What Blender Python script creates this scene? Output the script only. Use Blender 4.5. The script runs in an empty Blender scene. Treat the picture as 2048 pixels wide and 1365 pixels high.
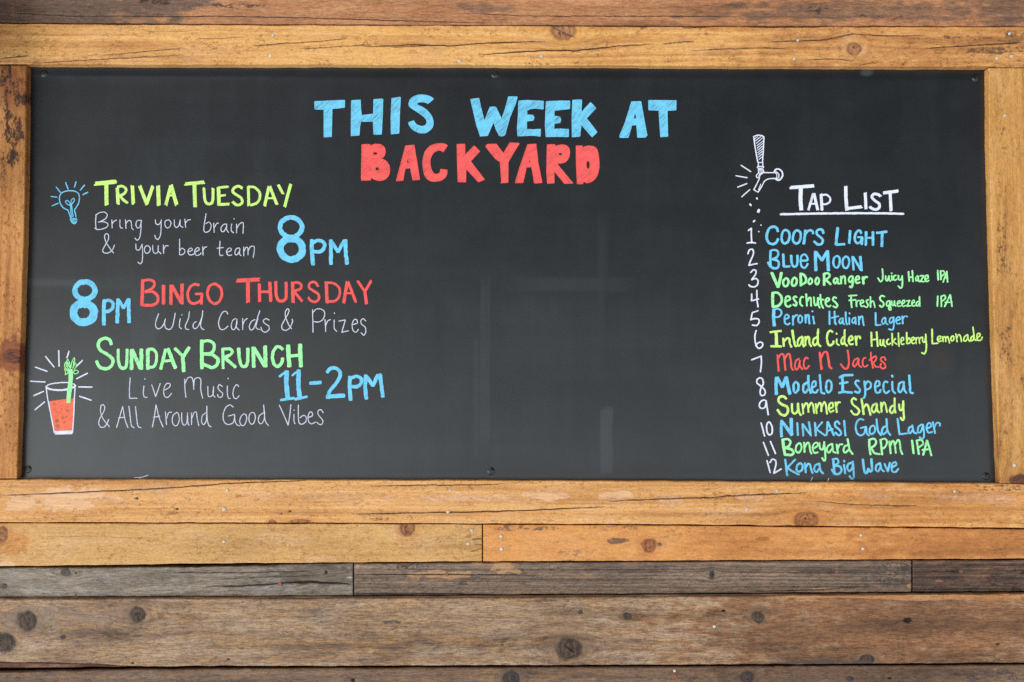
import bpy, bmesh, math, random
import numpy as np
from mathutils.geometry import tessellate_polygon
from mathutils import Vector

S = bpy.context.scene
COL = S.collection
R = math.radians

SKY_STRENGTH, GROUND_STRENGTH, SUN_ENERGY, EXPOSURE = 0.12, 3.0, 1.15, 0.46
BOARD_ROUGH, BOARD_SPEC = .30, .5

# ---------------------------------------------------------------- camera
FPX = 2048 * 35 / 36.0
CAM = np.array([0.01288, -2.48298, 0.21993])
PITCH, YAW, ROLL = 1.62192477, 0.00067526, 0.00300904

def cam_matrix():
    cx, sx = math.cos(PITCH), math.sin(PITCH)
    cz, sz = math.cos(YAW), math.sin(YAW)
    cr, sr = math.cos(ROLL), math.sin(ROLL)
    rx = np.array([[1, 0, 0], [0, cx, -sx], [0, sx, cx]])
    rz = np.array([[cz, -sz, 0], [sz, cz, 0], [0, 0, 1]])
    rr = np.array([[cr, -sr, 0], [sr, cr, 0], [0, 0, 1]])
    return rz @ rx @ rr
RM = cam_matrix()

def P(px, py, y):
    """point of the photograph -> (x, z) on the plane y of the wall (arrays)"""
    px = np.asarray(px, float); py = np.asarray(py, float)
    d = np.stack([(px - 1024) / FPX, -(py - 682.5) / FPX, -np.ones_like(px)], -1) @ RM.T
    t = (y - CAM[1]) / d[..., 1]
    return CAM[0] + t * d[..., 0], CAM[2] + t * d[..., 2]
MPP = 2.48 / FPX            # metres covered by one unit of the photograph on the board

cam = bpy.data.cameras.new('camera')
cam.lens = 35; cam.sensor_width = 36; cam.sensor_fit = 'HORIZONTAL'
cam.clip_start = 0.05; cam.clip_end = 200
co = bpy.data.objects.new('camera', cam); COL.objects.link(co)
from mathutils import Matrix
co.matrix_world = Matrix([[*RM[0], CAM[0]], [*RM[1], CAM[1]], [*RM[2], CAM[2]], [0, 0, 0, 1]])
S.camera = co

# ---------------------------------------------------------------- sky, sun, exposure
SUN_EL, SUN_AZ = R(42), R(216)           # azimuth clockwise from +Y: low, in front of the wall and to the left
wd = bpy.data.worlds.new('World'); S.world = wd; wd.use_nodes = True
nt = wd.node_tree; nt.nodes.clear()
def wn(t, **k):
    n = nt.nodes.new(t)
    for a, b in k.items(): setattr(n, a, b)
    return n
def wmath(op, a, b=None, clamp=False):
    n = wn('ShaderNodeMath', operation=op, use_clamp=clamp)
    for i, v in enumerate((a, b)):
        if v is None: continue
        if isinstance(v, (int, float)): n.inputs[i].default_value = v
        else: nt.links.new(v, n.inputs[i])
    return n.outputs[0]
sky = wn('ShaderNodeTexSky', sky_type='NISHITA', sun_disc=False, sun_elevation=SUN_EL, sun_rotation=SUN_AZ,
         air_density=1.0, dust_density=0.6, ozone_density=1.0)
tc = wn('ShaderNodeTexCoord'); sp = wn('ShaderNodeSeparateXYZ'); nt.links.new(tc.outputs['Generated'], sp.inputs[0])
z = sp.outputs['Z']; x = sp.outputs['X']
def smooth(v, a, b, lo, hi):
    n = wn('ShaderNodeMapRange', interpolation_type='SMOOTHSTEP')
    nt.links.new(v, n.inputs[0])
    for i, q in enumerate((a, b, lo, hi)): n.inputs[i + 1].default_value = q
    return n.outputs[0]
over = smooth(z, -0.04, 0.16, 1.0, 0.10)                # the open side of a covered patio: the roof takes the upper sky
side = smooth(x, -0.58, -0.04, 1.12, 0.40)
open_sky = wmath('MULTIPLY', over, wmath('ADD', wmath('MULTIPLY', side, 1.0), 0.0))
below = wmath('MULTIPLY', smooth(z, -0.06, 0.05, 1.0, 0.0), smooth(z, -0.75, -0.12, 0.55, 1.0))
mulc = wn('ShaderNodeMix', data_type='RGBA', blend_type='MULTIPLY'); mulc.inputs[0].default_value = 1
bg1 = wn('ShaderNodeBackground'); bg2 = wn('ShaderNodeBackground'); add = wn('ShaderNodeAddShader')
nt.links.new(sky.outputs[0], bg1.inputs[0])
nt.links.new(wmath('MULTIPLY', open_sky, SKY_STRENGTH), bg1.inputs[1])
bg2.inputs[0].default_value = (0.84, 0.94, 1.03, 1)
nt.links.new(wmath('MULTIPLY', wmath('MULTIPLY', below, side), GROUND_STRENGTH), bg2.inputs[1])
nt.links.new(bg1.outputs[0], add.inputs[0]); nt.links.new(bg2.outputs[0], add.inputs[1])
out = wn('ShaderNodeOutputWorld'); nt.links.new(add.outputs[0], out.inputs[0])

sl = bpy.data.lights.new('sun', 'SUN'); sl.energy = SUN_ENERGY; sl.angle = R(10); sl.color = (1.0, 0.97, 0.92)
so = bpy.data.objects.new('sun', sl); COL.objects.link(so)
sd = Vector((math.sin(SUN_AZ) * math.cos(SUN_EL), math.cos(SUN_AZ) * math.cos(SUN_EL), math.sin(SUN_EL)))
so.rotation_euler = sd.to_track_quat('Z', 'Y').to_euler(); so.location = (-2, -3, 2)

S.view_settings.view_transform = 'Standard'; S.view_settings.look = 'None'
S.view_settings.exposure = EXPOSURE; S.view_settings.gamma = 1; S.view_settings.use_curve_mapping = False
S.cycles.max_bounces = 6; S.cycles.use_denoising = False

# ---------------------------------------------------------------- helpers
def lin(r, g, b, k=1.0):
    f = lambda v: (v / 255 / 12.92 if v / 255 <= .04045 else ((v / 255 + .055) / 1.055) ** 2.4) * k
    return (f(r), f(g), f(b), 1)

_tabs = {}
def vn(x, y, seed=0):
    """smooth value noise, 0..1"""
    if seed not in _tabs: _tabs[seed] = np.random.default_rng(seed + 11).random((256, 256))
    T = _tabs[seed]
    xf = np.floor(x); yf = np.floor(y); u = x - xf; v = y - yf
    xi = xf.astype(int) & 255; yi = yf.astype(int) & 255; xj = (xi + 1) & 255; yj = (yi + 1) & 255
    u = u * u * (3 - 2 * u); v = v * v * (3 - 2 * v)
    return (T[xi, yi] * (1 - u) + T[xj, yi] * u) * (1 - v) + (T[xi, yj] * (1 - u) + T[xj, yj] * u) * v
def fbm(x, y, seed=0, o=3):
    s = 0; a = .5; t = 0
    for i in range(o):
        s = s + a * vn(x * 2 ** i, y * 2 ** i, seed + i); t += a; a *= .5
    return s / t
def sst(a, b, x):
    t = np.clip((x - a) / (b - a), 0, 1); return t * t * (3 - 2 * t)

def empty(name, loc=(0, 0, 0)):
    o = bpy.data.objects.new(name, None); COL.objects.link(o); o.location = loc; o.empty_display_size = .05
    return o
def tag(o, label=None, cat=None, group=None, kind=None):
    for k, v in (('label', label), ('category', cat), ('group', group), ('kind', kind)):
        if v: o[k] = v
    return o
def link(name, me, mat=None, parent=None):
    o = bpy.data.objects.new(name, me); COL.objects.link(o)
    if mat: me.materials.append(mat)
    if parent: o.parent = parent
    return o
def mesh_np(name, v, f):
    me = bpy.data.meshes.new(name)
    me.from_pydata(v.tolist() if hasattr(v, 'tolist') else v, [], f.tolist() if hasattr(f, 'tolist') else f)
    return me

class NT:
    """short node-tree writer"""
    def __init__(s, name):
        s.m = bpy.data.materials.new(name); s.m.use_nodes = True; s.t = s.m.node_tree; s.t.nodes.clear()
        s.out = s.t.nodes.new('ShaderNodeOutputMaterial'); s.b = s.t.nodes.new('ShaderNodeBsdfPrincipled')
        s.t.links.new(s.b.outputs[0], s.out.inputs[0])
    def set(s, i, v):
        if hasattr(v, 'is_output'): s.t.links.new(v, i)
        else: i.default_value = v
    def n(s, t, ins=(), **k):
        n = s.t.nodes.new(t)
        for a, b in k.items(): setattr(n, a, b)
        for i, v in (ins.items() if isinstance(ins, dict) else enumerate(ins)):
            if v is not None: s.set(n.inputs[i], v)
        return n
    def math(s, op, a, b=None, c=None, clamp=False): return s.n('ShaderNodeMath', (a, b, c), operation=op, use_clamp=clamp).outputs[0]
    def step(s, v, a, b, lo=0., hi=1.): return s.n('ShaderNodeMapRange', (v, a, b, lo, hi), interpolation_type='SMOOTHSTEP').outputs[0]
    def mix(s, f, a, b, mode='MIX'):
        n = s.t.nodes.new('ShaderNodeMix'); n.data_type = 'RGBA'; n.blend_type = mode
        s.set(n.inputs[0], f); s.set(n.inputs[6], a); s.set(n.inputs[7], b); return n.outputs[2]
    def xyz(s, x, y, z): return s.n('ShaderNodeCombineXYZ', (x, y, z)).outputs[0]
    def noise(s, vec, scale=1., detail=2., rough=.5, dist=0.):
        return s.n('ShaderNodeTexNoise', {'Vector': vec, 'Scale': scale, 'Detail': detail, 'Roughness': rough, 'Distortion': dist}).outputs[0]
    def attr(s, name): return s.n('ShaderNodeAttribute', attribute_name=name)

# ---------------------------------------------------------------- timber
def wood(name, seed, light, mid, dark, fibre=.35, rings=.5, ringscale=70., fleck=.5, pale=(225, 180, 140), stain=(48, 30, 18),
         alt=(110, 70, 45), knot=(96, 52, 28), knotdark=(40, 24, 16), halo=(165, 105, 60), streak=None, streak_amt=0., rough=.62, bump=.5, saw=0., blotch=.5, peachy=.25, grit=.4, warpamt=.02, rdetail=4, palemax=.58):
    q = NT(name)
    g = q.n('ShaderNodeSeparateXYZ', (q.attr('grain').outputs['Vector'],)).outputs
    al, ps, kr = g[0], g[1], g[2]
    mk = q.n('ShaderNodeSeparateColor', (q.attr('mask').outputs['Color'],)).outputs
    crack, stn, pal = mk[0], mk[1], mk[2]
    alt_f = q.attr('mask').outputs['Alpha']
    def coord(a, b, k): return q.xyz(q.math('MULTIPLY', al, a), q.math('MULTIPLY', ps, b), seed * 7.3 + k)
    warp = q.noise(coord(2.2, 9, 1), 1, 2)
    ps2 = q.math('ADD', ps, q.math('MULTIPLY', q.math('SUBTRACT', warp, .5), warpamt))
    ring = q.noise(q.xyz(q.math('MULTIPLY', al, .9), q.math('MULTIPLY', ps2, ringscale), seed * 3.1), 1, rdetail, .6)
    blot = q.noise(coord(3.5, 16, 3), 1, 4, .55)
    fib = q.noise(coord(44, 360, 5), 1, 3, .7)
    fib2 = q.noise(coord(13, 140, 6), 1, 4, .65)
    fine = q.noise(coord(170, 270, 8), 1, 3, .65)
    v = q.math('ADD', q.math('MULTIPLY', q.math('SUBTRACT', ring, .5), rings * 1.9), q.math('MULTIPLY', q.math('SUBTRACT', blot, .5), blotch * 2.0))
    v = q.math('ADD', v, q.math('MULTIPLY', q.math('SUBTRACT', fib2, .5), fibre * 1.0))
    v = q.math('ADD', v, .5)
    rp = q.n('ShaderNodeValToRGB', (v,)); e = rp.color_ramp.elements
    e[0].position = .12; e[0].color = lin(*dark); e[1].position = .86; e[1].color = lin(*light)
    m = e.new(.47); m.color = lin(*mid)
    c = rp.outputs[0]
    if streak:
        sk = q.step(q.noise(coord(9, 60, 9), 1, 5, .7), .46, .66)
        c = q.mix(q.math('MULTIPLY', sk, streak_amt), c, lin(*streak))
    spk = q.noise(coord(120, 190, 21), 1, 4, .7)
    mott = q.noise(coord(26, 60, 23), 1, 4, .65)
    alt_f = q.step(q.math('ADD', alt_f, q.math('MULTIPLY', q.math('SUBTRACT', q.math('ADD', q.math('MULTIPLY', mott, .6), q.math('MULTIPLY', fib2, .4)), .5), 1.0)), .02, .85)
    peach = q.step(q.noise(coord(7, 24, 25), 1, 4, .6), .50, .68)
    c = q.mix(q.math('MULTIPLY', peach, peachy), c, lin(*pale))
    c = q.mix(alt_f, c, q.mix(q.math('MULTIPLY', v, 1, clamp=True), lin(*[a * .72 for a in alt]), lin(*[min(255, a * 1.22) for a in alt])))
    # fibres and fine tooth
    dk = q.math('MULTIPLY', q.step(fib, .60, .34), fibre)
    c = q.mix(dk, c, q.mix(1., c, (.36, .31, .27, 1), 'MULTIPLY'))
    lt = q.math('MULTIPLY', q.step(fib, .56, .74), fibre * .55)
    c = q.mix(lt, c, q.mix(1., c, (1.32, 1.30, 1.27, 1), 'MULTIPLY'))
    c = q.mix(q.math('MULTIPLY', q.step(fine, .60, .36), grit), c, q.mix(1., c, (.55, .50, .46, 1), 'MULTIPLY'))
    # torn grain: short dark ticks, denser in some places
    wx = q.noise(coord(60, 60, 12), 1, 1)
    tick = q.noise(q.xyz(q.math('ADD', q.math('MULTIPLY', al, 125), q.math('MULTIPLY', wx, 5)), q.math('ADD', q.math('MULTIPLY', ps, 175), q.math('MULTIPLY', wx, 3)), seed * 1.7), 1, 1.5, .5, 1.2)
    thin = q.step(q.math('ABSOLUTE', q.math('SUBTRACT', tick, .5)), .055, .012)
    patch = q.step(q.noise(coord(9, 22, 14), 1, 3, .6), .40, .58)
    where = q.step(q.noise(coord(70, 120, 15), 1, 1), .50, .62)
    tk = q.math('MULTIPLY', q.math('MULTIPLY', thin, patch), where)
    c = q.mix(q.math('MULTIPLY', tk, fleck), c, q.mix(1., c, (.30, .20, .13, 1), 'MULTIPLY'))
    # bare, scraped places
    pl = q.mix(q.step(fib2, .35, .65), lin(*[a * .90 for a in pale]), lin(*pale))
    pal = q.step(q.math('ADD', pal, q.math('MULTIPLY', q.math('SUBTRACT', q.math('ADD', q.math('MULTIPLY', mott, .55), q.math('MULTIPLY', spk, .45)), .5), 1.1)), .22, .78)
    rim = q.math('MULTIPLY', q.step(q.math('ABSOLUTE', q.math('SUBTRACT', pal, .5)), .46, .1), .35)
    c = q.mix(q.math('MULTIPLY', pal, palemax), c, pl)
    c = q.mix(rim, c, q.mix(1., c, (.55, .42, .32, 1), 'MULTIPLY'))
    # knots
    rings_k = q.noise(q.xyz(q.math('MULTIPLY', kr, 2.6), q.math('MULTIPLY', al, 130), q.math('MULTIPLY', ps, 130)), 1, 4, .7)
    kc = q.mix(q.step(rings_k, .36, .62), lin(*knotdark), lin(*knot))
    hal = q.math('MULTIPLY', q.step(kr, 2.6, 1.05), .75)
    c = q.mix(q.math('MULTIPLY', hal, q.step(fib2, .25, .7)), c, q.mix(1., c, lin(*halo), 'MULTIPLY') if False else lin(*halo))
    edge = q.math('MULTIPLY', q.step(q.math('ABSOLUTE', q.math('SUBTRACT', kr, 1.0)), .30, .03), .55)
    c = q.mix(q.step(q.math('ADD', kr, q.math('MULTIPLY', q.math('SUBTRACT', spk, .5), .7)), 1.12, .86), c, kc)
    c = q.mix(edge, c, lin(*knotdark))
    # stains, splits
    stn2 = q.step(q.math('ADD', stn, q.math('MULTIPLY', q.math('SUBTRACT', q.math('ADD', q.math('MULTIPLY', spk, .55), q.math('MULTIPLY', mott, .45)), .52), 3.2)), .30, .75)
    c = q.mix(q.math('MULTIPLY', stn2, q.step(stn, .02, .3, 0., .92)), c, lin(*stain))
    c = q.mix(crack, c, lin(26, 17, 12))
    q.set(q.b.inputs['Base Color'], c)
    q.set(q.b.inputs['Roughness'], q.math('ADD', rough, q.math('MULTIPLY', q.math('SUBTRACT', fib, .5), .3)))
    q.b.inputs['Specular IOR Level'].default_value = .3
    h = q.math('ADD', q.math('MULTIPLY', fib, .5), q.math('MULTIPLY', fib2, .8))
    h = q.math('ADD', h, q.math('MULTIPLY', fine, .35))
    h = q.math('SUBTRACT', h, q.math('MULTIPLY', tk, 1.2))
    h = q.math('ADD', h, q.math('MULTIPLY', ring, .6))
    if saw:
        sw = q.noise(q.xyz(q.math('ADD', q.math('MULTIPLY', al, 210), q.math('MULTIPLY', ps, -150)), q.math('MULTIPLY', ps, 6), seed), 1, 1)
        h = q.math('ADD', h, q.math('MULTIPLY', sw, saw))
    bp = q.n('ShaderNodeBump', {'Strength': bump, 'Distance': .0012, 'Height': h})
    q.set(q.b.inputs['Normal'], bp.outputs[0])
    return q.m

SEED = [0]
def board(name, parent, edge_a, edge_b, lo, hi, y_front, y_back, mat, vertical=False, knots=(), cracks=(), blobs=(), holes=(),
          label=None, ragged=1.1, du=2.6, dv=1.0, relief=.5, roundover=2.2, cup=0.):
    """One sawn board.  edge_a / edge_b: polylines (u, v) of its two long edges (drawing units); lo..hi: its extent along the grain."""
    SEED[0] += 1; sd = SEED[0] * 13
    nu = int((hi - lo) / du) + 1
    u = np.linspace(lo, hi, nu)
    ea = np.interp(u, *zip(*edge_a)); eb = np.interp(u, *zip(*edge_b))
    ea = ea + (fbm(u / 38, u * 0 + .5, sd, 4) - .5) * 2.2 * ragged; eb = eb + (fbm(u / 38, u * 0 + 7.5, sd + 3, 4) - .5) * 2.2 * ragged
    nv = max(8, int(np.mean(np.abs(eb - ea)) / dv))
    t = np.linspace(0, 1, nv)
    t = t + .09 * np.sin(2 * np.pi * t) / (2 * np.pi) * -1.0     # denser along the edges
    U = np.repeat(u[:, None], nv, 1); V = ea[:, None] + (eb - ea)[:, None] * t[None]
    px, py = (V, U) if vertical else (U, V)
    X, Z = P(px, py, y_front)
    A, B = (Z, X) if vertical else (X, Z)                   # along, across in metres
    # knots bend the grain
    psi = B.copy(); kr = np.full_like(B, 9.)
    for k in knots:
        kx, ky, rx, ry = k[:4]
        cX, cZ = P(kx, ky, y_front); cA, cB = (cZ, cX) if vertical else (cX, cZ)
        ra, rb = ((ry, rx) if vertical else (rx, ry)); ra *= MPP; rb *= MPP
        a = (A - cA) / ra; b = (B - cB) / rb
        wob = 1 + .42 * (fbm(A / ra * .8, B / rb * .8, sd + int(kx) % 97, 2) - .5) + .16 * (fbm(A / ra * 3, B / rb * 3, sd + int(kx) % 97, 2) - .5)
        r = np.sqrt(a * a + b * b) / wob
        kr = np.minimum(kr, r)
        rr = (a / 2.2) ** 2 + (b / 1.15) ** 2
        psi -= (B - cB) * .72 / np.maximum(rr, 1.)
    crack = np.zeros_like(B); depth = np.zeros_like(B)
    for ck in cracks:
        pts, w = ck[0], ck[1]; strength = ck[2] if len(ck) > 2 else 1.
        cu, cv = map(np.array, zip(*pts))
        if len(cu) > 2:
            cc = np.linspace(cu[0], cu[-1], 60); cvv = np.interp(cc, cu, cv)
        ctr = np.interp(u, cu, cv) + (fbm(u / 16, u * 0 + w, sd + 5 + int(cu[0]), 3) - .5) * 2.2
        s = (u - cu[0]) / max(1e-6, cu[-1] - cu[0])
        taper = np.where((s > 0) & (s < 1), np.clip(np.minimum(s, 1 - s) * 6, 0, 1) ** .6, 0)
        wv = .68 * w * taper * (.65 + .7 * fbm(u / 22, u * 0 + 3, sd + int(cu[0]) % 31, 2))
        d = np.abs(V - ctr[:, None])
        m = sst(1., .35, d / np.maximum(wv[:, None] + .35, 1e-3)) * (wv[:, None] > .02) * np.clip(wv[:, None] / .5, 0, 1) * strength
        crack = np.maximum(crack, m); depth = np.maximum(depth, m * min(.004, w * .0013))
    for hx, hy, ra, rb in holes:
        r = np.sqrt(((px - hx) / ra) ** 2 + ((py - hy) / rb) ** 2) + (fbm(px / 4, py / 4, sd, 2) - .5) * .4
        m = sst(1.15, .8, r); crack = np.maximum(crack, m); depth = np.maximum(depth, m * .004)
    ch = {'stain': np.zeros_like(B), 'pale': np.zeros_like(B), 'alt': np.zeros_like(B)}
    for bl in blobs:
        kind, bx, by, ra, rb, amt = bl[:6]; soft = bl[6] if len(bl) > 6 else .5
        sx, sy = (20, 50) if vertical else (50, 20)
        nz = fbm(px / sx * 2 + bx, py / sy * 2 + by, sd + 20, 5) - .5
        r = np.sqrt(((px - bx) / ra) ** 2 + ((py - by) / rb) ** 2) + nz * 1.7
        ch[kind] = np.maximum(ch[kind], amt * sst(1 + soft * .5, 1 - soft * .5, r))
    # relief
    D = np.abs(Z[:, :1] - Z) if not vertical else np.abs(X - X[:, :1]); D2 = np.abs(Z[:, -1:] - Z) if not vertical else np.abs(X - X[:, -1:])
    d = np.minimum(D, D2) * 1000.; rad = roundover * (.5 + 1.2 * fbm(A * 14, B * 0 + 1, sd + 30, 3))
    back = np.where(d < rad, rad - np.sqrt(np.maximum(rad ** 2 - (rad - d) ** 2, 0)), 0) / 1000.
    back += (fbm(A * 9, psi * 90, sd + 40, 3) - .5) * .0014 * relief + (fbm(A * 3, B * 8, sd + 44, 2) - .5) * .002 * relief
    tt = (t - .5)[None]; back += cup * (1 - 4 * tt * tt) * -.001
    kin = sst(1.1, .7, kr); back += kin * (fbm(A * 400, B * 400, sd + 50, 2) - .6) * .0016 + sst(.3, .02, np.abs(kr - 1.0)) * .0006
    back += depth
    Y = y_front + back
    n = nu * nv
    idx = np.arange(n).reshape(nu, nv)
    f = np.stack([idx[:-1, :-1], idx[1:, :-1], idx[1:, 1:], idx[:-1, 1:]], -1).reshape(-1, 4)
    verts = np.stack([X, Y, Z], -1).reshape(-1, 3)
    # rim: the four sides run straight back
    ring = np.concatenate([idx[:, 0], idx[-1, 1:], idx[::-1, -1][1:], idx[0, ::-1][1:-1]])
    rv = verts[ring].copy(); rv[:, 1] = y_back
    m = len(ring); ri = n + np.arange(m)
    nx = np.roll(ring, -1); nri = np.roll(ri, -1)
    f2 = np.stack([ring, ri, nri, nx], -1)
    verts = np.concatenate([verts, rv]); faces = np.concatenate([f, f2])
    if vertical: faces = faces[:, ::-1]
    me = bpy.data.meshes.new(name)
    me.from_pydata(verts.tolist(), [], faces.tolist())
    thick = abs(y_back - y_front)
    gr = np.stack([A + sd * .731, psi, np.minimum(kr, 9)], -1).reshape(-1, 3)
    g2 = gr[ring].copy(); g2[:, 1] += thick; g2[:, 2] = 9
    at = me.attributes.new('grain', 'FLOAT_VECTOR', 'POINT'); at.data.foreach_set('vector', np.concatenate([gr, g2]).astype(np.float32).ravel())
    mk = np.stack([crack, ch['stain'], ch['pale'], ch['alt']], -1).reshape(-1, 4)
    m2 = mk[ring].copy(); m2[:, 0] *= .6
    at = me.attributes.new('mask', 'FLOAT_COLOR', 'POINT'); at.data.foreach_set('color', np.concatenate([mk, m2]).astype(np.float32).ravel())
    me.polygons.foreach_set('use_smooth', [True] * len(f) + [False] * len(f2))
    me.validate(); me.update()
    o = link(name, me, mat, parent)
    if label: o['label'] = label
    return o

# ---------------------------------------------------------------- small fixings
def lathe(prof, seg=24):
    """profile [(radius, out)] around the y axis; 'out' points at the camera"""
    v = []; f = []
    for r, h in prof:
        for k in range(seg):
            a = 2 * math.pi * k / seg; v.append((r * math.cos(a), -h, r * math.sin(a)))
    for i in range(len(prof) - 1):
        for k in range(seg):
            a, b = i * seg + k, i * seg + (k + 1) % seg; f.append((a, b, b + seg, a + seg))
    f.append(tuple(range((len(prof) - 1) * seg, len(prof) * seg)))
    me = mesh_np('fixing', v, f)
    me.polygons.foreach_set('use_smooth', [True] * len(f)); me.update()
    return me

# ---------------------------------------------------------------- lettering
# Every entry: part name | colour | style | zoom origin and scale | words.  A word is a list of pen strokes
# ("w30" sets the pen width, "c" closes the stroke, "s" keeps its corners sharp), in drawing units.
BLUE, RED, LIME, GREEN, WHITE = 'blue', 'red', 'lime', 'green', 'white'
R2, R3 = (600, 170, 5.12), (980, 170, 5.12)
RA, RB, RC, RD = (90, 350, 5.12), (400, 350, 5.12), (120, 540, 5.12), (420, 540, 5.12)
RE, RF, RG = (50, 670, 5.12), (420, 670, 5.12), (1440, 250, 5.12)
H1, H2, H3, H4 = (1480, 440, 7.877), (1720, 440, 7.877), (1480, 600, 7.877), (1720, 600, 7.877)
H5, H6 = (1480, 740, 6.204), (1720, 740, 6.204)

TITLE = [
 (BLUE, 'this', R2, [
  ["150,172 458,158 455,232 328,246 322,530 246,535 246,252 152,250"],
  ["528,162 618,156 620,240 630,314 752,300 756,150 848,146 845,300 834,506 756,508 750,374 622,376 612,420 606,516 524,522 524,400"],
  ["940,140 1030,126 1020,280 1014,496 934,504 932,330"],
  ["1368,145 1345,126 1320,115 1280,106 1240,103 1200,107 1170,118 1145,134 1125,155 1113,195 1118,218 1135,235 1190,270 1240,305 1270,328 1290,350 1300,378 1296,400 1285,415 1262,425 1240,426 1200,412 1178,392 1164,368 1110,385 1115,405 1125,425 1144,448 1170,468 1200,483 1235,494 1280,494 1310,480 1335,460 1354,438 1364,410 1364,375 1355,340 1340,310 1320,284 1300,262 1250,228 1218,214 1200,205 1196,196 1202,186 1225,176 1270,176 1295,184 1312,192"]]),
 (BLUE, 'week', R3, [
  ["-198,150 -114,138 -95,230 -57,375 0,228 58,228 88,290 120,355 155,250 190,122 280,124 258,200 200,340 155,505 145,518 130,523 110,524 95,520 60,450 36,378 -25,520 -100,526 -140,400"],
  ["294,165 380,160 548,168 545,248 460,240 415,246 378,262 376,308 440,312 452,335 440,365 376,372 374,455 440,460 518,455 514,528 440,518 284,524 280,440 290,300"],
  ["576,172 700,166 818,166 815,245 700,258 658,264 656,320 715,330 726,360 718,388 656,396 654,456 720,452 804,456 804,532 700,530 574,532 566,420 570,300"],
  ["846,158 938,154 934,290 975,240 1030,182 1084,238 986,344 1040,410 1096,486 1046,534 934,406 920,528 842,534 840,350"]]),
 (BLUE, 'at', R3, [
  ["1450,174 1546,172 1560,260 1608,518 1590,538 1512,538 1502,410 1452,414 1416,540 1330,540 1328,522 1380,400", "1484,268 1502,346 1468,350"],
  ["1624,160 1906,162 1904,258 1814,264 1820,528 1748,534 1738,400 1730,262 1626,258"]]),
 (RED, 'backyard', R2, [
  ["634,614 718,610 720,632 740,616 770,608 800,608 830,614 852,628 866,645 874,672 874,695 868,715 856,738 824,756 855,766 880,780 900,804 914,830 919,860 918,890 912,918 900,940 878,962 850,976 820,981 790,978 755,966 726,948 724,976 628,978 630,820", "E770,704,25,16", "E791,861,21,20"],
  ["1082,626 1168,618 1180,690 1226,970 1156,976 1130,852 1076,856 1054,980 986,984 1030,820", "1106,735 1116,800 1092,800"],
  ["1510,622 1490,610 1465,604 1430,601 1400,604 1362,614 1330,630 1302,656 1280,690 1265,735 1258,780 1259,830 1264,880 1274,918 1290,950 1312,971 1340,984 1375,990 1410,988 1442,980 1470,965 1490,944 1505,915 1508,874 1440,864 1435,895 1422,910 1405,918 1385,916 1370,908 1354,886 1342,860 1334,825 1332,790 1335,755 1345,730 1360,705 1380,685 1420,670 1445,674 1468,688"],
  ["1608,610 1688,608 1690,722 1784,626 1840,682 1746,784 1888,970 1828,996 1700,858 1696,996 1618,994 1612,800"],
  ["1901,630 1916,610 2010,608 2045,655 2084,704 2115,650 2150,594 2246,600 2190,690 2132,792 2130,1000 2056,1006 2064,990 2050,790 2000,755 1946,690"],
  ["2332,612 2416,608 2426,690 2436,790 2478,1002 2400,1008 2372,840 2318,844 2284,1002 2204,1004 2246,860", "2352,746 2358,798 2336,798"],
  ["2532,614 2610,612 2614,632 2640,622 2666,616 2695,615 2721,620 2742,635 2756,655 2762,682 2760,710 2754,738 2744,760 2728,782 2706,795 2670,803 2636,802 2646,830 2794,1008 2708,1010 2602,880 2602,1006 2534,1010 2526,900 2528,760", "E2667,711,22,15"],
  ["2828,626 2892,626 2894,650 2918,634 2946,626 2975,626 3006,632 3028,647 3044,670 3055,715 3060,760 3064,805 3062,850 3054,892 3041,930 3020,962 2996,985 2965,1000 2936,1006 2902,986 2896,1014 2840,1014 2834,900 2830,800", "E2950,820,20,44"]]),
]

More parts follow.
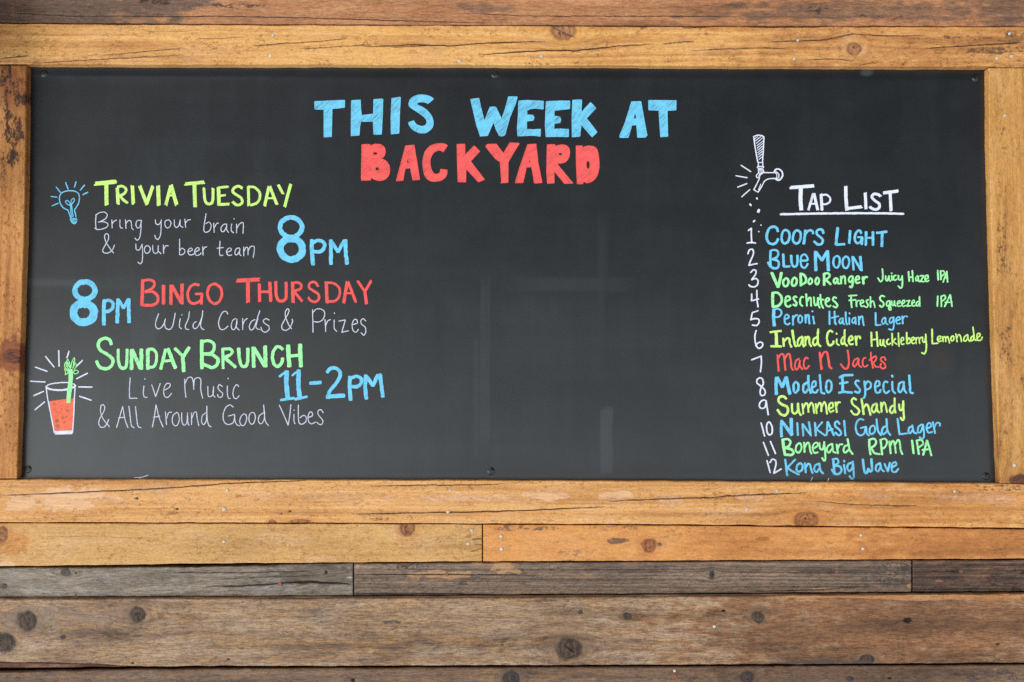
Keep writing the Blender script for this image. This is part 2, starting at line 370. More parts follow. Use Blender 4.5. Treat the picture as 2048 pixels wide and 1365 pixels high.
TEXT = [
 ('heading', LIME, 'm', RA, {
  'trivia': "w42 512,92 732,70;w38 628,100 632,312;w34 740,130 748,298;w26 742,125 785,115 824,135 831,165 805,198 760,215;w28 770,212 800,255 848,290;w36 895,115 905,296;w34 970,118 1042,300;w34 1104,118 1040,300;w40 1158,110 1166,310;w34 1288,112 1238,310;w36 1292,110 1348,308;w20 1250,215 1315,210",
  'tuesday': "w36 1435,94 1630,76;w38 1530,95 1538,322;w30 1628,135 1634,240 1650,285 1680,300 1710,285 1720,240 1720,140;w34 1776,125 1782,318;w24 1780,132 1878,122;w22 1785,215 1850,208;w28 1788,305 1888,300;w28 2022,140 1982,118 1937,135 1922,170 1952,200 2007,235 2022,275 2002,305 1962,310 1917,275;w28 2083,120 2087,318;w26 2087,122 2147,130 2197,180 2199,240 2167,290 2097,312;w30 2292,125 2249,320;w30 2302,120 2375,305;w18 2262,240 2345,240;w28 2387,100 2437,195;w32 2515,98 2455,325"}),
 ('note', WHITE, 't9', RA, {
  'bring': "524,405 518,480 524,560;520,412 560,388 610,383 638,410 620,450 560,482 545,485 600,480 642,500 640,530 600,552 540,562 512,545;685,462 688,545;688,500 710,475 735,465;768,462 768,530 780,545 795,545;825,462 830,550;828,500 850,472 875,470 885,500 888,545 905,562;985,465 945,470 930,510 945,545 970,535 985,490 988,470;985,470 982,560 970,640 945,670 922,650",
  'your': "1130,460 1135,500 1165,510 1190,475 1192,462;1190,470 1185,600 1172,645 1155,664 1132,645 1125,620;c 1265,462 1232,475 1228,515 1250,545 1280,530 1290,490;1325,460 1325,515 1345,540 1370,520 1385,462;1385,465 1385,520 1412,538;1432,455 1440,538;1440,495 1462,465 1490,460",
  'brain': "1649,398 1629,520 1627,570 1647,590 1687,570 1702,520 1682,485 1647,500;1727,495 1732,590;1732,545 1757,500 1777,495;1857,505 1827,510 1802,545 1809,580 1832,580 1859,530 1862,505 1859,560 1879,590;1912,505 1907,570 1932,595;1936,449 1937,452;1962,505 1962,595;1962,550 1997,500 2027,490 2032,530 2027,600"}),
 ('note', WHITE, 't9', RA, {
  'ampersand': "712,720 690,770 650,800 605,800 592,770 620,715 650,660 650,615 628,602 610,630 625,690 670,760 702,800",
  'your': "930,710 935,765 965,770 992,720;995,710 1000,800 995,890 975,912 952,895;c 1048,725 1022,745 1020,785 1040,805 1070,790 1078,750;1102,722 1105,780 1125,805 1155,790 1160,725;1160,740 1162,785 1188,808;1212,718 1215,805;1216,765 1235,728 1262,728",
  'beer': "1378,660 1378,820;1378,780 1400,752 1430,770 1428,800 1400,820 1378,815;1470,790 1510,770 1500,750 1475,760 1462,790 1480,820 1520,815 1530,800;1540,790 1580,768 1570,745 1545,758 1532,790 1550,825 1590,815 1598,800;1615,735 1618,822;1618,775 1635,745 1656,738",
  'team': "1792,680 1787,800 1799,828 1822,822;1762,752 1827,745;1862,795 1907,775 1902,750 1877,755 1857,790 1877,825 1912,820;1992,750 1962,755 1945,790 1952,820 1972,815 1992,780 1995,755 1992,810 2007,828;2035,740 2035,830;2035,790 2057,745 2077,750 2079,820;2079,780 2107,735 2142,735 2142,790 2132,848"}),
 ('time', BLUE, 'f', RB, {
  'eight': "cw48 932,437 985,449 1026,482 1046,537 1026,592 985,625 932,638 880,625 838,592 818,537 838,482 880,449;cw70 936,655 990,668 1032,705 1050,762 1035,815 992,852 936,866 878,852 838,815 822,762 838,705 880,668",
  'pm': "w40 1145,668 1146,790 1158,920;w36 1160,692 1200,674 1250,682 1277,715 1265,760 1225,788 1160,786;w38 1340,670 1342,915;w34 1345,680 1415,790;w34 1415,790 1475,674;w40 1488,668 1492,790 1506,912"}),
 ('time', BLUE, 'f', RC, {
  'eight': "cw54 255,124 307,136 345,168 358,212 345,256 307,290 255,302 203,290 165,256 152,212 165,168 203,136;cw80 242,349 295,360 335,395 348,442 335,490 295,525 242,535 189,525 149,490 136,442 149,395 189,360",
  'pm': "w38 452,310 448,420 450,562;w32 460,320 500,312 540,340 537,395 500,425 458,428;w38 595,302 590,420 588,542;w32 600,310 652,392;w32 652,392 700,302;w38 702,300 704,420 708,538"}),
 ('heading', RED, 'm', RC, {
  'bingo': "w34 848,108 840,372;w26 850,112 920,102 965,125 965,165 930,200 868,225;w28 868,225 950,225 1000,270 998,330 950,362 860,362;w36 1062,158 1060,352;w34 1138,155 1135,352;w34 1145,160 1240,335;w34 1250,150 1248,345;w26 1428,160 1380,148 1335,175 1308,240 1318,310 1355,345 1410,335 1450,300 1455,245;w24 1385,248 1460,246;w28 1452,250 1448,355;cw28 1585,145 1530,170 1510,240 1530,310 1580,348 1630,325 1658,260 1645,185"}),
 ('heading', RED, 'm', RD, {
  'thursday': "w38 278,112 505,100;w40 388,110 390,335;w34 505,142 508,328;w26 510,225 610,225;w34 612,128 622,320;w30 675,125 678,250 700,310 740,320 775,295 780,240 778,125;w34 845,130 850,335;w26 848,135 900,130 935,155 925,195 860,220;w28 862,225 945,322;w26 1105,170 1085,135 1050,125 1018,145 1018,185 1060,215 1110,250 1115,300 1080,328 1035,320 1005,285;w34 1190,125 1200,335;w26 1195,130 1270,140 1325,190 1325,270 1280,320 1200,325;w32 1405,125 1370,340;w30 1415,125 1495,330;w20 1390,240 1465,240;w28 1512,115 1580,215;w28 1650,112 1585,225;w30 1585,215 1602,350"}),
 ('note', WHITE, 't9.6', RC, {
  'wild': "1010,450 985,520 978,570 1000,605 1040,590 1070,540 1080,500 1070,550 1085,600 1125,610 1155,570 1180,445;1232,500 1222,560 1226,590 1245,605;1247,461 1249,463;1325,430 1315,500 1285,570 1290,605 1318,612;1395,530 1370,550 1362,585 1385,605 1420,570 1455,480 1462,420;1455,480 1440,560 1450,600 1475,612"}),
 ('note', WHITE, 't9.6', RD, {
  'cards': "182,452 165,425 130,435 100,490 88,550 105,605 140,612 185,578;262,500 232,520 218,570 228,612 255,605 275,550 275,505;275,520 270,585 300,618;335,500 335,612;338,560 355,520 382,500;460,510 425,530 402,580 415,615 445,605 475,530 510,420;490,500 470,580 485,605 515,612;605,515 575,500 545,520 560,550 600,575 605,610 570,640 535,625 522,588",
  'ampersand': "840,505 845,530 820,590 780,620 742,610 735,570 760,520 800,450 810,415 795,398 772,430 775,490 810,570 835,605",
  'prizes': "1050,410 1055,640;1052,440 1085,405 1135,402 1172,430 1172,475 1150,515 1110,535 1060,530;1178,510 1185,632;1185,570 1205,525 1235,510;1272,515 1272,600 1298,630;1274,440 1275,448;1320,525 1385,515;1385,515 1350,640;1350,640 1418,625;1465,560 1510,545 1500,510 1475,512 1455,560 1465,620 1495,640 1520,610;1595,525 1570,500 1545,520 1550,555 1590,590 1595,640 1575,670 1548,645"}),
 ('heading', GREEN, 'f', RE, {
  'sunday': "w32 885,100 870,55 820,35 765,60 750,110 775,160 840,200 895,245 900,290 870,335 815,348 765,330 732,270;w30 955,150 955,260 975,325 1005,345 1035,325 1045,250 1045,150;w36 1092,155 1092,352;w36 1098,155 1180,340;w38 1192,150 1190,350;w36 1258,150 1258,350;w30 1260,150 1310,150 1345,190 1345,270 1320,325 1262,335;w32 1440,150 1390,350;w38 1465,145 1540,340;w28 1425,270 1500,262;w32 1535,140 1620,225;w34 1680,130 1615,235;w36 1615,220 1625,375"}),
 ('heading', GREEN, 'f', RF, {
  'brunch': "w36 -86,58 -84,200 -82,345;w30 -79,68 -14,62 36,90 41,150 6,190 -64,195;w34 -54,195 26,205 81,250 71,310 16,335 -74,300;w28 130,140 135,345;w30 140,145 200,145 230,175 200,210 145,230;w32 150,235 262,332;w34 292,140 300,240 320,310 350,328 378,305 388,230 388,140;w36 442,130 448,330;w38 450,135 560,320;w40 565,118 570,325;w32 745,150 715,125 680,125 650,170 640,230 655,300 690,325 730,295 745,240;w42 800,110 812,325;w30 815,218 915,210;w40 922,100 930,325"}),
 ('note', WHITE, 't9.6', RE, {
  'live': "1078,440 1070,560 1072,650;1072,650 1148,650;1218,525 1212,600 1225,638 1252,640;1228,450 1230,456;1298,512 1338,632;1338,632 1385,500;1430,565 1470,545 1490,515 1470,495 1440,510 1420,570 1430,630 1465,640 1500,600",
  'music': "1635,455 1638,560 1648,640;1638,500 1670,440 1710,440 1725,500 1728,560;1728,540 1735,460 1770,438 1800,460 1800,560 1820,650;1872,530 1875,620 1895,635 1925,610 1932,530;1930,540 1925,610 1945,638;2020,530 1990,510 1975,540 1995,575 2025,600 2015,635 1985,640 1970,610;2072,525 2072,600 2084,650 2102,652;2080,445 2081,452;2189,530 2169,510 2142,540 2129,600 2144,650 2169,652 2192,625"}),
 ('note', WHITE, 't9.6', RE, {
  'ampersand': "858,865 840,910 810,945 775,945 755,910 765,860 800,800 818,750 802,715 778,730 775,790 800,860 865,942",
  'all': "1000,735 970,840 938,948;1000,735 1025,870 1055,950;960,850 1015,845;1065,735 1080,860 1090,930 1118,952;1132,735 1145,860 1158,935 1188,952",
  'around': "1342,718 1325,840 1305,945;1342,718 1375,850 1415,945;1315,845 1380,835;1438,790 1450,920;1448,860 1470,800 1500,792;c 1555,795 1515,830 1508,890 1530,930 1560,925 1580,870 1572,815;1605,800 1605,880 1625,925 1655,905 1665,800;1665,830 1668,900 1680,925;1705,800 1705,920;1706,860 1730,800 1755,790 1762,850 1780,930;1850,800 1815,830 1808,890 1830,920 1858,870 1862,730;1862,730 1865,850 1880,925 1905,942"}),
 ('note', WHITE, 't9.6', RF, {
  'good': "238,740 205,718 165,740 138,800 135,860 155,905 195,920 240,895 255,830;188,832 252,815;252,820 255,880 275,920 305,932;c 350,810 318,835 305,890 325,930 355,920 375,870 372,825;c 430,795 402,825 400,880 420,915 448,905 465,850 455,805;545,800 505,830 495,880 515,912 545,890 560,830 550,720;550,720 560,850 575,900 600,930",
  'vibes': "710,720 755,820 800,925;800,925 818,820 828,715;860,815 860,880 870,912;861,770 862,776;905,720 905,850 915,905 945,915 980,890 985,845 960,825 920,850;1012,845 1050,828 1045,795 1025,790 1005,830 1010,890 1040,912 1080,895;1160,800 1140,768 1110,775 1105,810 1135,850 1158,885 1140,920 1110,912 1095,895"}),
 ('time', BLUE, 'f', RF, {
  'eleven': "w46 785,375 782,500 798,660;w26 785,385 750,398 715,425;w26 728,668 858,648;w44 908,365 906,500 918,655;w22 905,378 875,390 845,415;w26 875,660 990,635",
  'dash': "w36 1025,498 1135,488",
  'two': "w36 1200,385 1235,345 1290,342 1330,380 1330,430 1290,500 1230,570 1208,636;w42 1195,636 1375,622",
  'pm': "w38 1432,428 1430,540 1440,668;w34 1450,440 1500,425 1547,450 1547,500 1510,530 1452,530;w38 1595,415 1590,540 1602,655;w38 1600,425 1670,520;w38 1670,520 1720,412;w38 1740,405 1755,520 1770,635"}),
 ('heading', WHITE, 'm', RG, {
  'tap': "w36 722,644 962,625;w38 828,640 824,760 832,878;w24 955,705 905,875;w28 962,705 1000,870;w16 915,810 985,808;w28 1035,710 1045,875;w18 1040,722 1090,717 1128,750 1123,790 1085,813 1045,812",
  'list': "w34 1288,630 1290,750 1300,870;w32 1295,860 1452,840;w30 1488,700 1495,860;w26 1645,735 1620,715 1575,710 1555,740 1585,775 1630,810 1630,850 1595,868 1560,860 1532,840;w32 1670,700 1820,680;w30 1742,695 1752,882"}),
 ('underline', WHITE, 'f', RG, {'underline': "w22 622,917 1000,909 1400,906 1720,908 1876,912"}),
]
NUMBERS = [
 (H1, 22, "s 132,168 180,135;180,138 178,250 185,365;112,367 180,358 243,368"),
 (H1, 22, "125,535 150,475 195,465 215,510 200,570 160,660 142,715;140,718 205,703 270,692"),
 (H1, 22, "170,830 210,790 250,800 245,860 185,940;185,945 250,925 285,965 270,1030 220,1058 165,1050 140,1025"),
 (H1, 22, "185,1170 182,1275;182,1275 290,1250;265,1112 268,1250 284,1372"),
 (H3, 22, "285,172 195,202;195,202 170,315;170,315 240,295 295,310 302,355 260,405 195,398"),
 (H3, 22, "255,485 235,560 240,660 265,740 305,765 350,735 358,690 320,665 270,690 247,720"),
 (H3, 22, "185,946 335,888;335,888 337,1000 322,1135"),
 (H5, 18, "290,165 280,115 245,100 212,125 212,165 255,200 300,240 315,280 300,315 265,318 250,285 260,225 285,185 292,150"),
 (H5, 18, "325,385 290,375 250,405 240,450 265,480 310,465 325,400;325,385 335,460 350,558"),
 (H5, 18, "262,662 285,745 305,822;c 355,648 330,690 335,770 360,808 395,790 400,720 380,665"),
 (H5, 18, "290,902 352,1060;378,890 440,1040"),
 (H5, 18, "335,1130 375,1275;372,1150 400,1110 440,1125 445,1180 420,1285;420,1285 510,1232"),
]
LIST = [
 (BLUE, H1, "w40 598,185 580,130 525,108 460,140 425,220 425,310 465,370 525,385 575,355 600,300;cw36 720,160 672,195 654,280 668,350 710,372 758,340 783,260 768,190;cw36 895,165 855,200 832,280 845,350 885,375 930,350 958,270 948,200;w40 1030,165 1020,260 1005,380;w36 1025,240 1060,185 1110,167 1148,190 1150,220;w36 1315,215 1300,165 1255,150 1210,175 1210,225 1260,270 1305,320 1285,380 1225,390 1165,340/w46 1538,125 1525,260 1512,390;w38 1512,392 1650,385;w40 1735,170 1722,370;w36 1910,215 1890,170 1850,175 1812,250 1812,330 1850,370 1900,350 1925,275;w30 1855,275 1930,272;w36 1928,275 1918,390;w42 1987,190 1982,400;w32 1990,285 2090,285;w42 2095,190 2095,400;w38 2152,207 2315,187;w44 2240,200 2235,420"),
 (BLUE, H1, "w36 480,495 478,600 482,735;w32 470,497 520,475 580,485 605,530 580,590 510,622;w36 510,622 585,640 612,690 600,750 540,765 480,740 440,670;w38 680,540 690,735;w34 690,737 785,735;w36 805,560 815,680 840,735 880,735 905,680 905,560;w32 960,645 1060,640 1060,590 1020,545 970,570 955,650 970,730 1015,760 1055,720 1065,690/w48 1188,500 1190,650 1195,800;w46 1200,510 1290,640;w46 1290,640 1375,495;w50 1378,490 1395,800;cw32 1520,570 1480,610 1468,680 1490,740 1530,755 1565,700 1570,620 1550,580;cw32 1660,580 1620,630 1617,700 1640,755 1680,760 1713,710 1720,640 1695,590;w36 1772,580 1790,790;w36 1785,590 1905,790;w42 1895,580 1915,800"),
 (GREEN, H1, "w46 500,835 600,1060;w46 655,835 600,1060;cw34 725,920 690,950 678,1000 700,1045 740,1040 765,990 755,940;cw34 860,910 825,945 815,1000 835,1040 870,1035 893,985 888,935;w40 955,845 958,1040;w34 955,850 1010,870 1040,930 1030,985 960,1030;cw30 1110,920 1080,955 1080,1000 1105,1015 1135,985 1135,945;cw32 1215,910 1190,950 1190,995 1215,1020 1243,985 1243,935;w40 1325,850 1325,1030;w32 1325,850 1385,840 1413,875 1390,920 1330,945;w36 1345,940 1430,1020;w30 1530,920 1490,930 1475,975 1495,1005 1530,970 1540,930;w30 1535,930 1540,990 1565,1010;w30 1590,890 1592,1010;w30 1592,950 1620,895 1650,900 1660,1010;w28 1775,890 1730,900 1710,950 1735,985 1770,950 1780,895;w30 1780,895 1775,1000 1760,1065 1725,1050;w28 1820,950 1880,930 1870,890 1840,895 1815,950 1840,1000 1890,985;w36 1935,900 1945,1010;w32 1945,950 1975,900 2010,905/w24 2242,775 2250,860 2248,940 2215,975 2175,920;w24 2295,885 2300,950 2325,960 2345,890;w24 2348,885 2350,940 2370,965;w22 2390,880 2395,950;w22 2389,842 2391,846;w22 2455,875 2425,890 2420,935 2440,955 2470,935;w24 2495,880 2500,940 2535,945 2555,885;w24 2555,885 2560,980 2550,1060 2525,1075 2495,1045;w26 2655,820 2665,965;w22 2660,905 2720,900;w26 2715,805 2725,970;w22 2795,880 2770,915 2775,960 2800,955 2810,900;w22 2808,890 2810,950 2830,975;w22 2840,885 2895,880;w22 2895,880 2845,970;w22 2845,970 2900,975;w22 2925,935 2965,915 2960,875 2930,880 2915,930 2935,975 2975,955;w26 3115,800 3122,945;w26 3160,805 3165,940;w22 3162,808 3210,808 3220,850 3175,890;w24 3260,815 3200,980;w24 3258,815 3270,980;w18 3220,925 3270,910"),
 (GREEN, H1, "w44 515,1150 514,1250 520,1375;w36 515,1150 590,1150 650,1210 655,1290 610,1350 520,1375;w30 720,1290 790,1250 770,1205 730,1215 710,1280 725,1350 770,1370 800,1345;w28 895,1225 870,1205 840,1230 860,1270 890,1310 880,1355 835,1335;w28 1000,1220 970,1215 945,1270 950,1330 985,1360;w28 1042,1165 1055,1360;w28 1058,1290 1090,1230 1115,1240 1120,1360;w26 1165,1220 1170,1310 1190,1350 1220,1320 1230,1230;w26 1230,1230 1235,1340 1255,1385;w26 1265,1180 1280,1320 1310,1390;w24 1220,1240 1320,1262;w26 1355,1300 1405,1265 1395,1235 1365,1240 1345,1300 1365,1355 1410,1370 1425,1350;w28 1520,1235 1480,1220 1462,1260 1500,1300 1535,1345 1510,1385 1465,1360/w26 1745,1190 1760,1380;w24 1715,1200 1840,1190;w24 1720,1270 1820,1262;w24 1830,1275 1835,1365;w22 1835,1315 1860,1270 1880,1275;w22 1900,1320 1945,1300 1935,1265 1905,1275 1895,1320 1915,1365 1950,1355;w22 2020,1260 1990,1275 2000,1310 2020,1345 1995,1380 1965,1365;w24 2055,1215 2055,1375;w22 2058,1320 2085,1280 2105,1290 2125,1380/w26 2275,1210 2235,1195 2205,1225 2215,1265 2260,1305 2260,1350 2230,1375 2202,1350;w22 2355,1275 2320,1290 2305,1335 2330,1365 2355,1340 2362,1280;w22 2362,1280 2370,1370 2380,1410 2360,1425 2340,1395 2370,1360;w22 2390,1280 2395,1340 2420,1350 2435,1280;w22 2435,1280 2440,1340 2455,1360;w20 2480,1325 2525,1305 2515,1275 2490,1285 2475,1325 2495,1365 2535,1355;w20 2555,1325 2595,1300 2585,1265 2560,1280 2548,1325 2570,1365 2610,1350;w20 2625,1280 2675,1270;w20 2675,1270 2630,1360;w20 2630,1360 2690,1355;w20 2710,1320 2750,1295 2740,1265 2715,1280 2705,1320 2725,1360 2760,1350;w22 2815,1285 2785,1300 2775,1340 2795,1360 2825,1320;w24 2828,1215 2830,1360/w24 3115,1205 3110,1360;w24 3170,1205 3172,1365;w22 3170,1210 3225,1190 3235,1240 3180,1285;w24 3310,1185 3225,1365;w24 3315,1185 3340,1365;w18 3230,1300 3340,1300"),
 (BLUE, H3, "w50 530,150 530,270 540,410;w28 540,155 590,140 645,170 650,225 610,270 550,275;w26 710,310 770,275 755,235 720,240 700,300 710,365 750,390 785,370;w28 835,250 835,400;w26 835,310 865,255 900,240;cw26 945,245 920,280 920,340 945,365 975,340 980,280;w28 1030,235 1035,365;w28 1035,300 1060,240 1085,245 1085,310 1095,380;w28 1150,260 1170,380;w28 1139,178 1141,186/w28 1408,180 1412,390;w28 1490,180 1495,350 1515,390;w24 1445,285 1550,260;w24 1620,290 1580,300 1560,345 1580,375 1610,345 1622,295;w26 1620,300 1625,370 1640,385;w26 1665,195 1670,330 1685,390;w26 1720,285 1722,385;w26 1725,212 1727,217;w24 1820,280 1780,295 1765,345 1790,370 1815,335 1820,290;w26 1820,290 1825,380;w26 1870,265 1875,390;w26 1875,320 1905,265 1930,270 1938,340 1950,400/w28 2135,200 2138,330 2140,400;w26 2140,400 2215,395;w24 2285,280 2250,300 2235,350 2255,385 2285,350 2295,290;w24 2292,300 2300,370 2330,390;w24 2420,275 2370,290 2352,340 2375,370 2410,330 2420,280;w24 2420,275 2425,390 2410,465 2380,475 2345,460;w24 2465,330 2525,305 2510,270 2475,280 2455,330 2480,380 2520,370;w26 2555,260 2565,375;w24 2562,310 2590,260 2635,265"),
 (LIME, H3, "w32 475,512 560,500 650,490;w48 570,510 575,740;w34 485,732 650,735;w32 680,605 690,735;w32 690,660 740,605 775,620 785,690 810,745;w36 825,480 845,620 865,710 890,735;w30 985,580 930,610 905,680 920,730 955,700 990,590;w30 990,600 990,700 1010,740;w30 1030,580 1030,720;w30 1030,650 1065,580 1090,600 1095,690 1125,735;w32 1210,590 1160,620 1150,690 1175,720 1215,680;w32 1230,460 1225,640 1240,710 1270,735/w32 1460,510 1430,485 1390,510 1370,590 1385,690 1420,720 1465,690 1475,650;w26 1525,620 1525,690 1560,715;w26 1521,532 1523,537;w28 1635,580 1600,620 1595,680 1620,700 1650,660;w28 1650,470 1645,640 1660,700 1690,725;w28 1720,650 1775,620 1760,570 1725,590 1710,650 1740,705 1785,695;w32 1820,575 1835,715;w28 1830,650 1850,580 1890,580 1890,615/w28 2068,510 2075,735;w24 2075,630 2160,620;w28 2152,505 2170,735;w24 2210,630 2210,710 2240,715 2260,630;w24 2262,630 2265,710 2288,735;w24 2340,620 2315,640 2315,690 2340,705 2370,685;w24 2395,530 2400,715;w22 2450,610 2405,660;w22 2405,655 2470,700;w24 2495,525 2505,730;w20 2540,650 2580,630 2570,595 2545,600 2535,650 2550,705 2585,695;w24 2625,515 2630,690;w22 2630,650 2660,600 2685,630 2675,680 2632,690;w20 2705,650 2745,620 2735,590 2710,600 2700,650 2720,690 2755,680;w20 2770,600 2775,690;w18 2775,640 2790,600 2810,595;w20 2820,600 2830,690;w18 2828,630 2845,595 2865,590;w22 2875,590 2880,660 2905,670 2925,600;w24 2925,545 2935,700 2930,800 2905,850 2865,835/w26 3025,465 3030,690;w24 3030,690 3115,685;w22 3120,630 3160,605 3150,570 3120,585 3110,630 3135,660 3170,645;w22 3190,580 3200,660;w20 3195,620 3220,580 3235,590 3240,660;w20 3240,610 3265,580 3280,600 3300,680;cw22 3345,570 3320,610 3335,650 3365,630 3370,585;w22 3400,540 3420,660;w20 3415,600 3445,545 3470,570 3490,660;w22 3580,550 3535,590 3525,640 3555,650 3585,610 3590,555;w22 3590,560 3595,620 3620,655;w22 3685,560 3645,590 3635,640 3665,640 3690,590;w22 3670,430 3685,550 3690,620 3720,640;w22 3735,600 3780,570 3775,530 3745,535 3730,590 3750,640 3795,635 3820,590"),
 (RED, H3, "w30 590,870 600,1000 610,1125;w28 600,930 640,860 680,860 700,950 715,1110;w28 705,930 745,860 780,860 800,950 810,1060 840,1110;w26 930,930 880,960 865,1050 885,1100 920,1070 945,960;w26 940,960 945,1050 985,1095;w26 1070,925 1040,910 1010,960 1005,1050 1040,1090 1090,1040/w36 1255,830 1270,960 1285,1095;w32 1275,920 1320,835 1370,830 1395,950 1410,1050 1445,1085/w28 1695,795 1710,900 1715,1000 1690,1080 1640,1080 1585,1010;w24 1860,920 1800,950 1780,1020 1800,1055 1840,1010 1870,930;w24 1868,930 1870,1030 1910,1060;w24 1980,915 1950,920 1930,980 1945,1045 1980,1055 2010,1030;w24 2060,830 2070,950 2095,1075;w24 2040,950 2125,890 2150,910 2130,960 2095,990;w24 2095,985 2130,1050 2180,1060;w26 2295,950 2275,905 2230,910 2220,955 2270,1000 2295,1050 2260,1085 2210,1060 2220,1010"),
 (BLUE, H5, "w40 450,95 448,200 450,305;w38 465,95 525,215;w38 525,215 570,95;w40 575,90 595,200 620,300;cw28 690,150 665,190 668,260 690,285 720,250 725,185;w28 830,160 790,190 785,260 810,285 845,240;w30 848,70 850,200 880,290;w24 900,220 940,195 935,145 905,150 890,210 905,275 945,280 965,250;w26 990,65 1000,200 1010,280 1045,295;cw26 1105,130 1075,160 1070,240 1095,285 1130,250 1135,170/w30 1235,95 1290,70 1400,65;w32 1270,80 1275,280;w26 1240,170 1335,155;w28 1225,285 1300,275 1395,285;w24 1475,140 1445,135 1430,170 1460,210 1490,250 1470,285 1425,270;w24 1544,145 1554,250 1549,330 1534,350;w24 1549,190 1584,145 1624,170 1614,225 1564,250;w24 1674,215 1729,190 1724,145 1694,140 1674,200 1689,280 1729,280 1744,250;w24 1829,155 1799,145 1779,190 1784,260 1814,290 1849,265;w24 1889,150 1894,250 1924,290;w26 1889,75 1891,82;w24 2019,150 1979,170 1964,240 1984,280 2019,240 2034,160;w24 2032,150 2039,250 2064,285;w26 2099,70 2109,200 2114,280 2144,290"),
 (LIME, H5, "w30 575,360 540,330 490,340 478,390 520,430 585,460 595,520 560,565 505,550 465,495;w26 645,425 648,520 680,545 715,510 720,420;w26 720,430 730,520 755,560;w22 775,425 785,545;w22 785,480 815,415 840,435 850,525;w22 850,475 880,410 905,435 920,535;w22 940,425 950,540;w22 950,480 985,410 1005,430 1010,515;w22 1010,465 1045,400 1065,440 1080,545;w22 1110,480 1155,460 1145,410 1115,420 1100,480 1125,525 1160,505;w24 1185,405 1200,525;w22 1195,460 1215,405 1240,405/w24 1440,370 1410,350 1385,380 1400,430 1450,470 1480,510 1455,555 1410,550 1380,510;w26 1509,365 1534,550;w24 1529,480 1564,430 1589,450 1619,560;w24 1694,420 1649,440 1634,490 1654,530 1684,500 1699,430;w24 1697,430 1704,510 1729,530;w24 1751,410 1757,520;w22 1757,460 1784,405 1804,430 1824,525;w24 1914,440 1874,460 1859,510 1884,540 1919,490;w24 1919,355 1919,480 1929,530;w24 1974,430 1984,500 2014,490 2024,400;w24 2026,390 2029,520 2034,610 2014,625 1994,595"),
 (BLUE, H5, "w34 515,630 512,730 515,830;w40 520,640 645,810;w40 635,605 640,800;w24 710,660 718,810;w24 775,675 785,815;w24 780,680 880,815;w24 855,650 880,815;w26 930,660 940,815;w22 1020,650 945,735;w22 945,735 1055,815;w24 1085,650 1075,810;w26 1090,650 1165,810;w20 1085,760 1150,735;w24 1235,670 1210,640 1180,660 1185,705 1235,745 1255,790 1225,815 1185,780;w26 1292,635 1308,815/w22 1530,620 1490,610 1450,650 1435,720 1455,790 1500,815 1540,790 1560,720;w22 1500,722 1564,707;w22 1564,710 1574,790 1599,815;cw22 1654,690 1614,720 1609,780 1634,800 1669,770 1674,715;w24 1694,615 1709,750 1749,810;w24 1809,700 1774,720 1759,780 1784,800 1824,760;w24 1817,610 1829,750 1864,810/w24 1954,610 1969,720 1979,800;w22 1979,800 2074,790;w22 2134,700 2099,720 2089,770 2109,790 2139,750;w22 2139,690 2154,770 2189,790;w22 2249,680 2214,710 2204,770 2234,780 2264,720 2269,680;w22 2269,680 2284,790 2274,850 2249,860 2229,835;w22 2319,730 2374,700 2359,660 2329,670 2314,730 2339,780 2384,770;w22 2394,650 2419,785;w20 2409,720 2439,660 2479,665 2479,695"),
 (GREEN, H5, "w34 528,865 542,960 558,1055;w26 530,865 590,860 625,890 610,940 560,970;w30 560,970 630,985 665,1025 645,1055 560,1055;cw22 740,910 700,940 692,1000 720,1030 755,1000 762,940;w24 795,905 800,1020;w22 800,970 835,905 860,920 868,990 885,1040;w22 910,980 965,940 955,905 920,915 900,970 920,1030 965,1025;w22 985,910 995,980 1030,985 1045,905;w22 1045,895 1055,1000 1060,1110 1045,1130 1020,1095;w22 1135,920 1090,950 1078,1000 1105,1030 1140,980;w22 1145,920 1155,1010 1185,1030;w24 1200,930 1215,1035;w22 1212,980 1235,930 1270,925;w22 1345,930 1300,950 1285,1000 1305,1030 1350,990;w24 1335,860 1360,990 1395,1045/w26 1602,870 1606,960 1619,1050;w24 1599,870 1659,855 1689,890 1669,940 1619,970;w24 1629,970 1669,1035 1734,1045;w24 1744,870 1764,1050;w22 1739,870 1799,855 1824,900 1799,960 1754,985;w24 1854,890 1869,1035;w22 1864,950 1889,885 1909,890 1924,960 1934,1030;w22 1924,930 1959,870 1979,890 1994,1000 2014,1045/w26 2134,880 2154,1035;w24 2194,880 2219,1045;w22 2189,880 2249,870 2274,920 2219,960;w24 2319,880 2274,1055;w24 2324,880 2374,1060;w20 2264,995 2349,985"),
 (BLUE, H5, "w26 560,1115 575,1220 585,1310;w24 685,1115 585,1215;w24 585,1215 650,1260 730,1300;cw26 750,1160 710,1185 702,1240 730,1265 770,1240 775,1185;w24 805,1160 815,1275;w24 812,1220 845,1165 870,1180 880,1230 900,1280;w24 985,1165 935,1185 920,1240 950,1270 985,1220;w24 985,1165 1000,1250 1030,1285/w28 1155,1105 1165,1200 1175,1290;w24 1150,1110 1205,1105 1220,1150 1175,1190;w26 1180,1190 1240,1200 1260,1250 1230,1290 1170,1290 1140,1240;w24 1290,1180 1305,1285;w24 1291,1130 1293,1137;w24 1395,1150 1345,1170 1330,1220 1360,1260 1395,1210 1400,1140;w24 1400,1140 1410,1260 1410,1340 1385,1355 1360,1320/w28 1524,1110 1534,1200 1549,1275 1574,1280 1594,1225;w28 1594,1225 1619,1265 1639,1235 1629,1105;w24 1734,1160 1694,1185 1684,1240 1714,1260 1744,1210;w24 1739,1160 1754,1230 1784,1260;w24 1794,1170 1834,1260;w24 1834,1260 1859,1155;w24 1889,1210 1939,1180 1929,1145 1894,1160 1879,1210 1894,1265 1934,1265 1964,1230"),
]
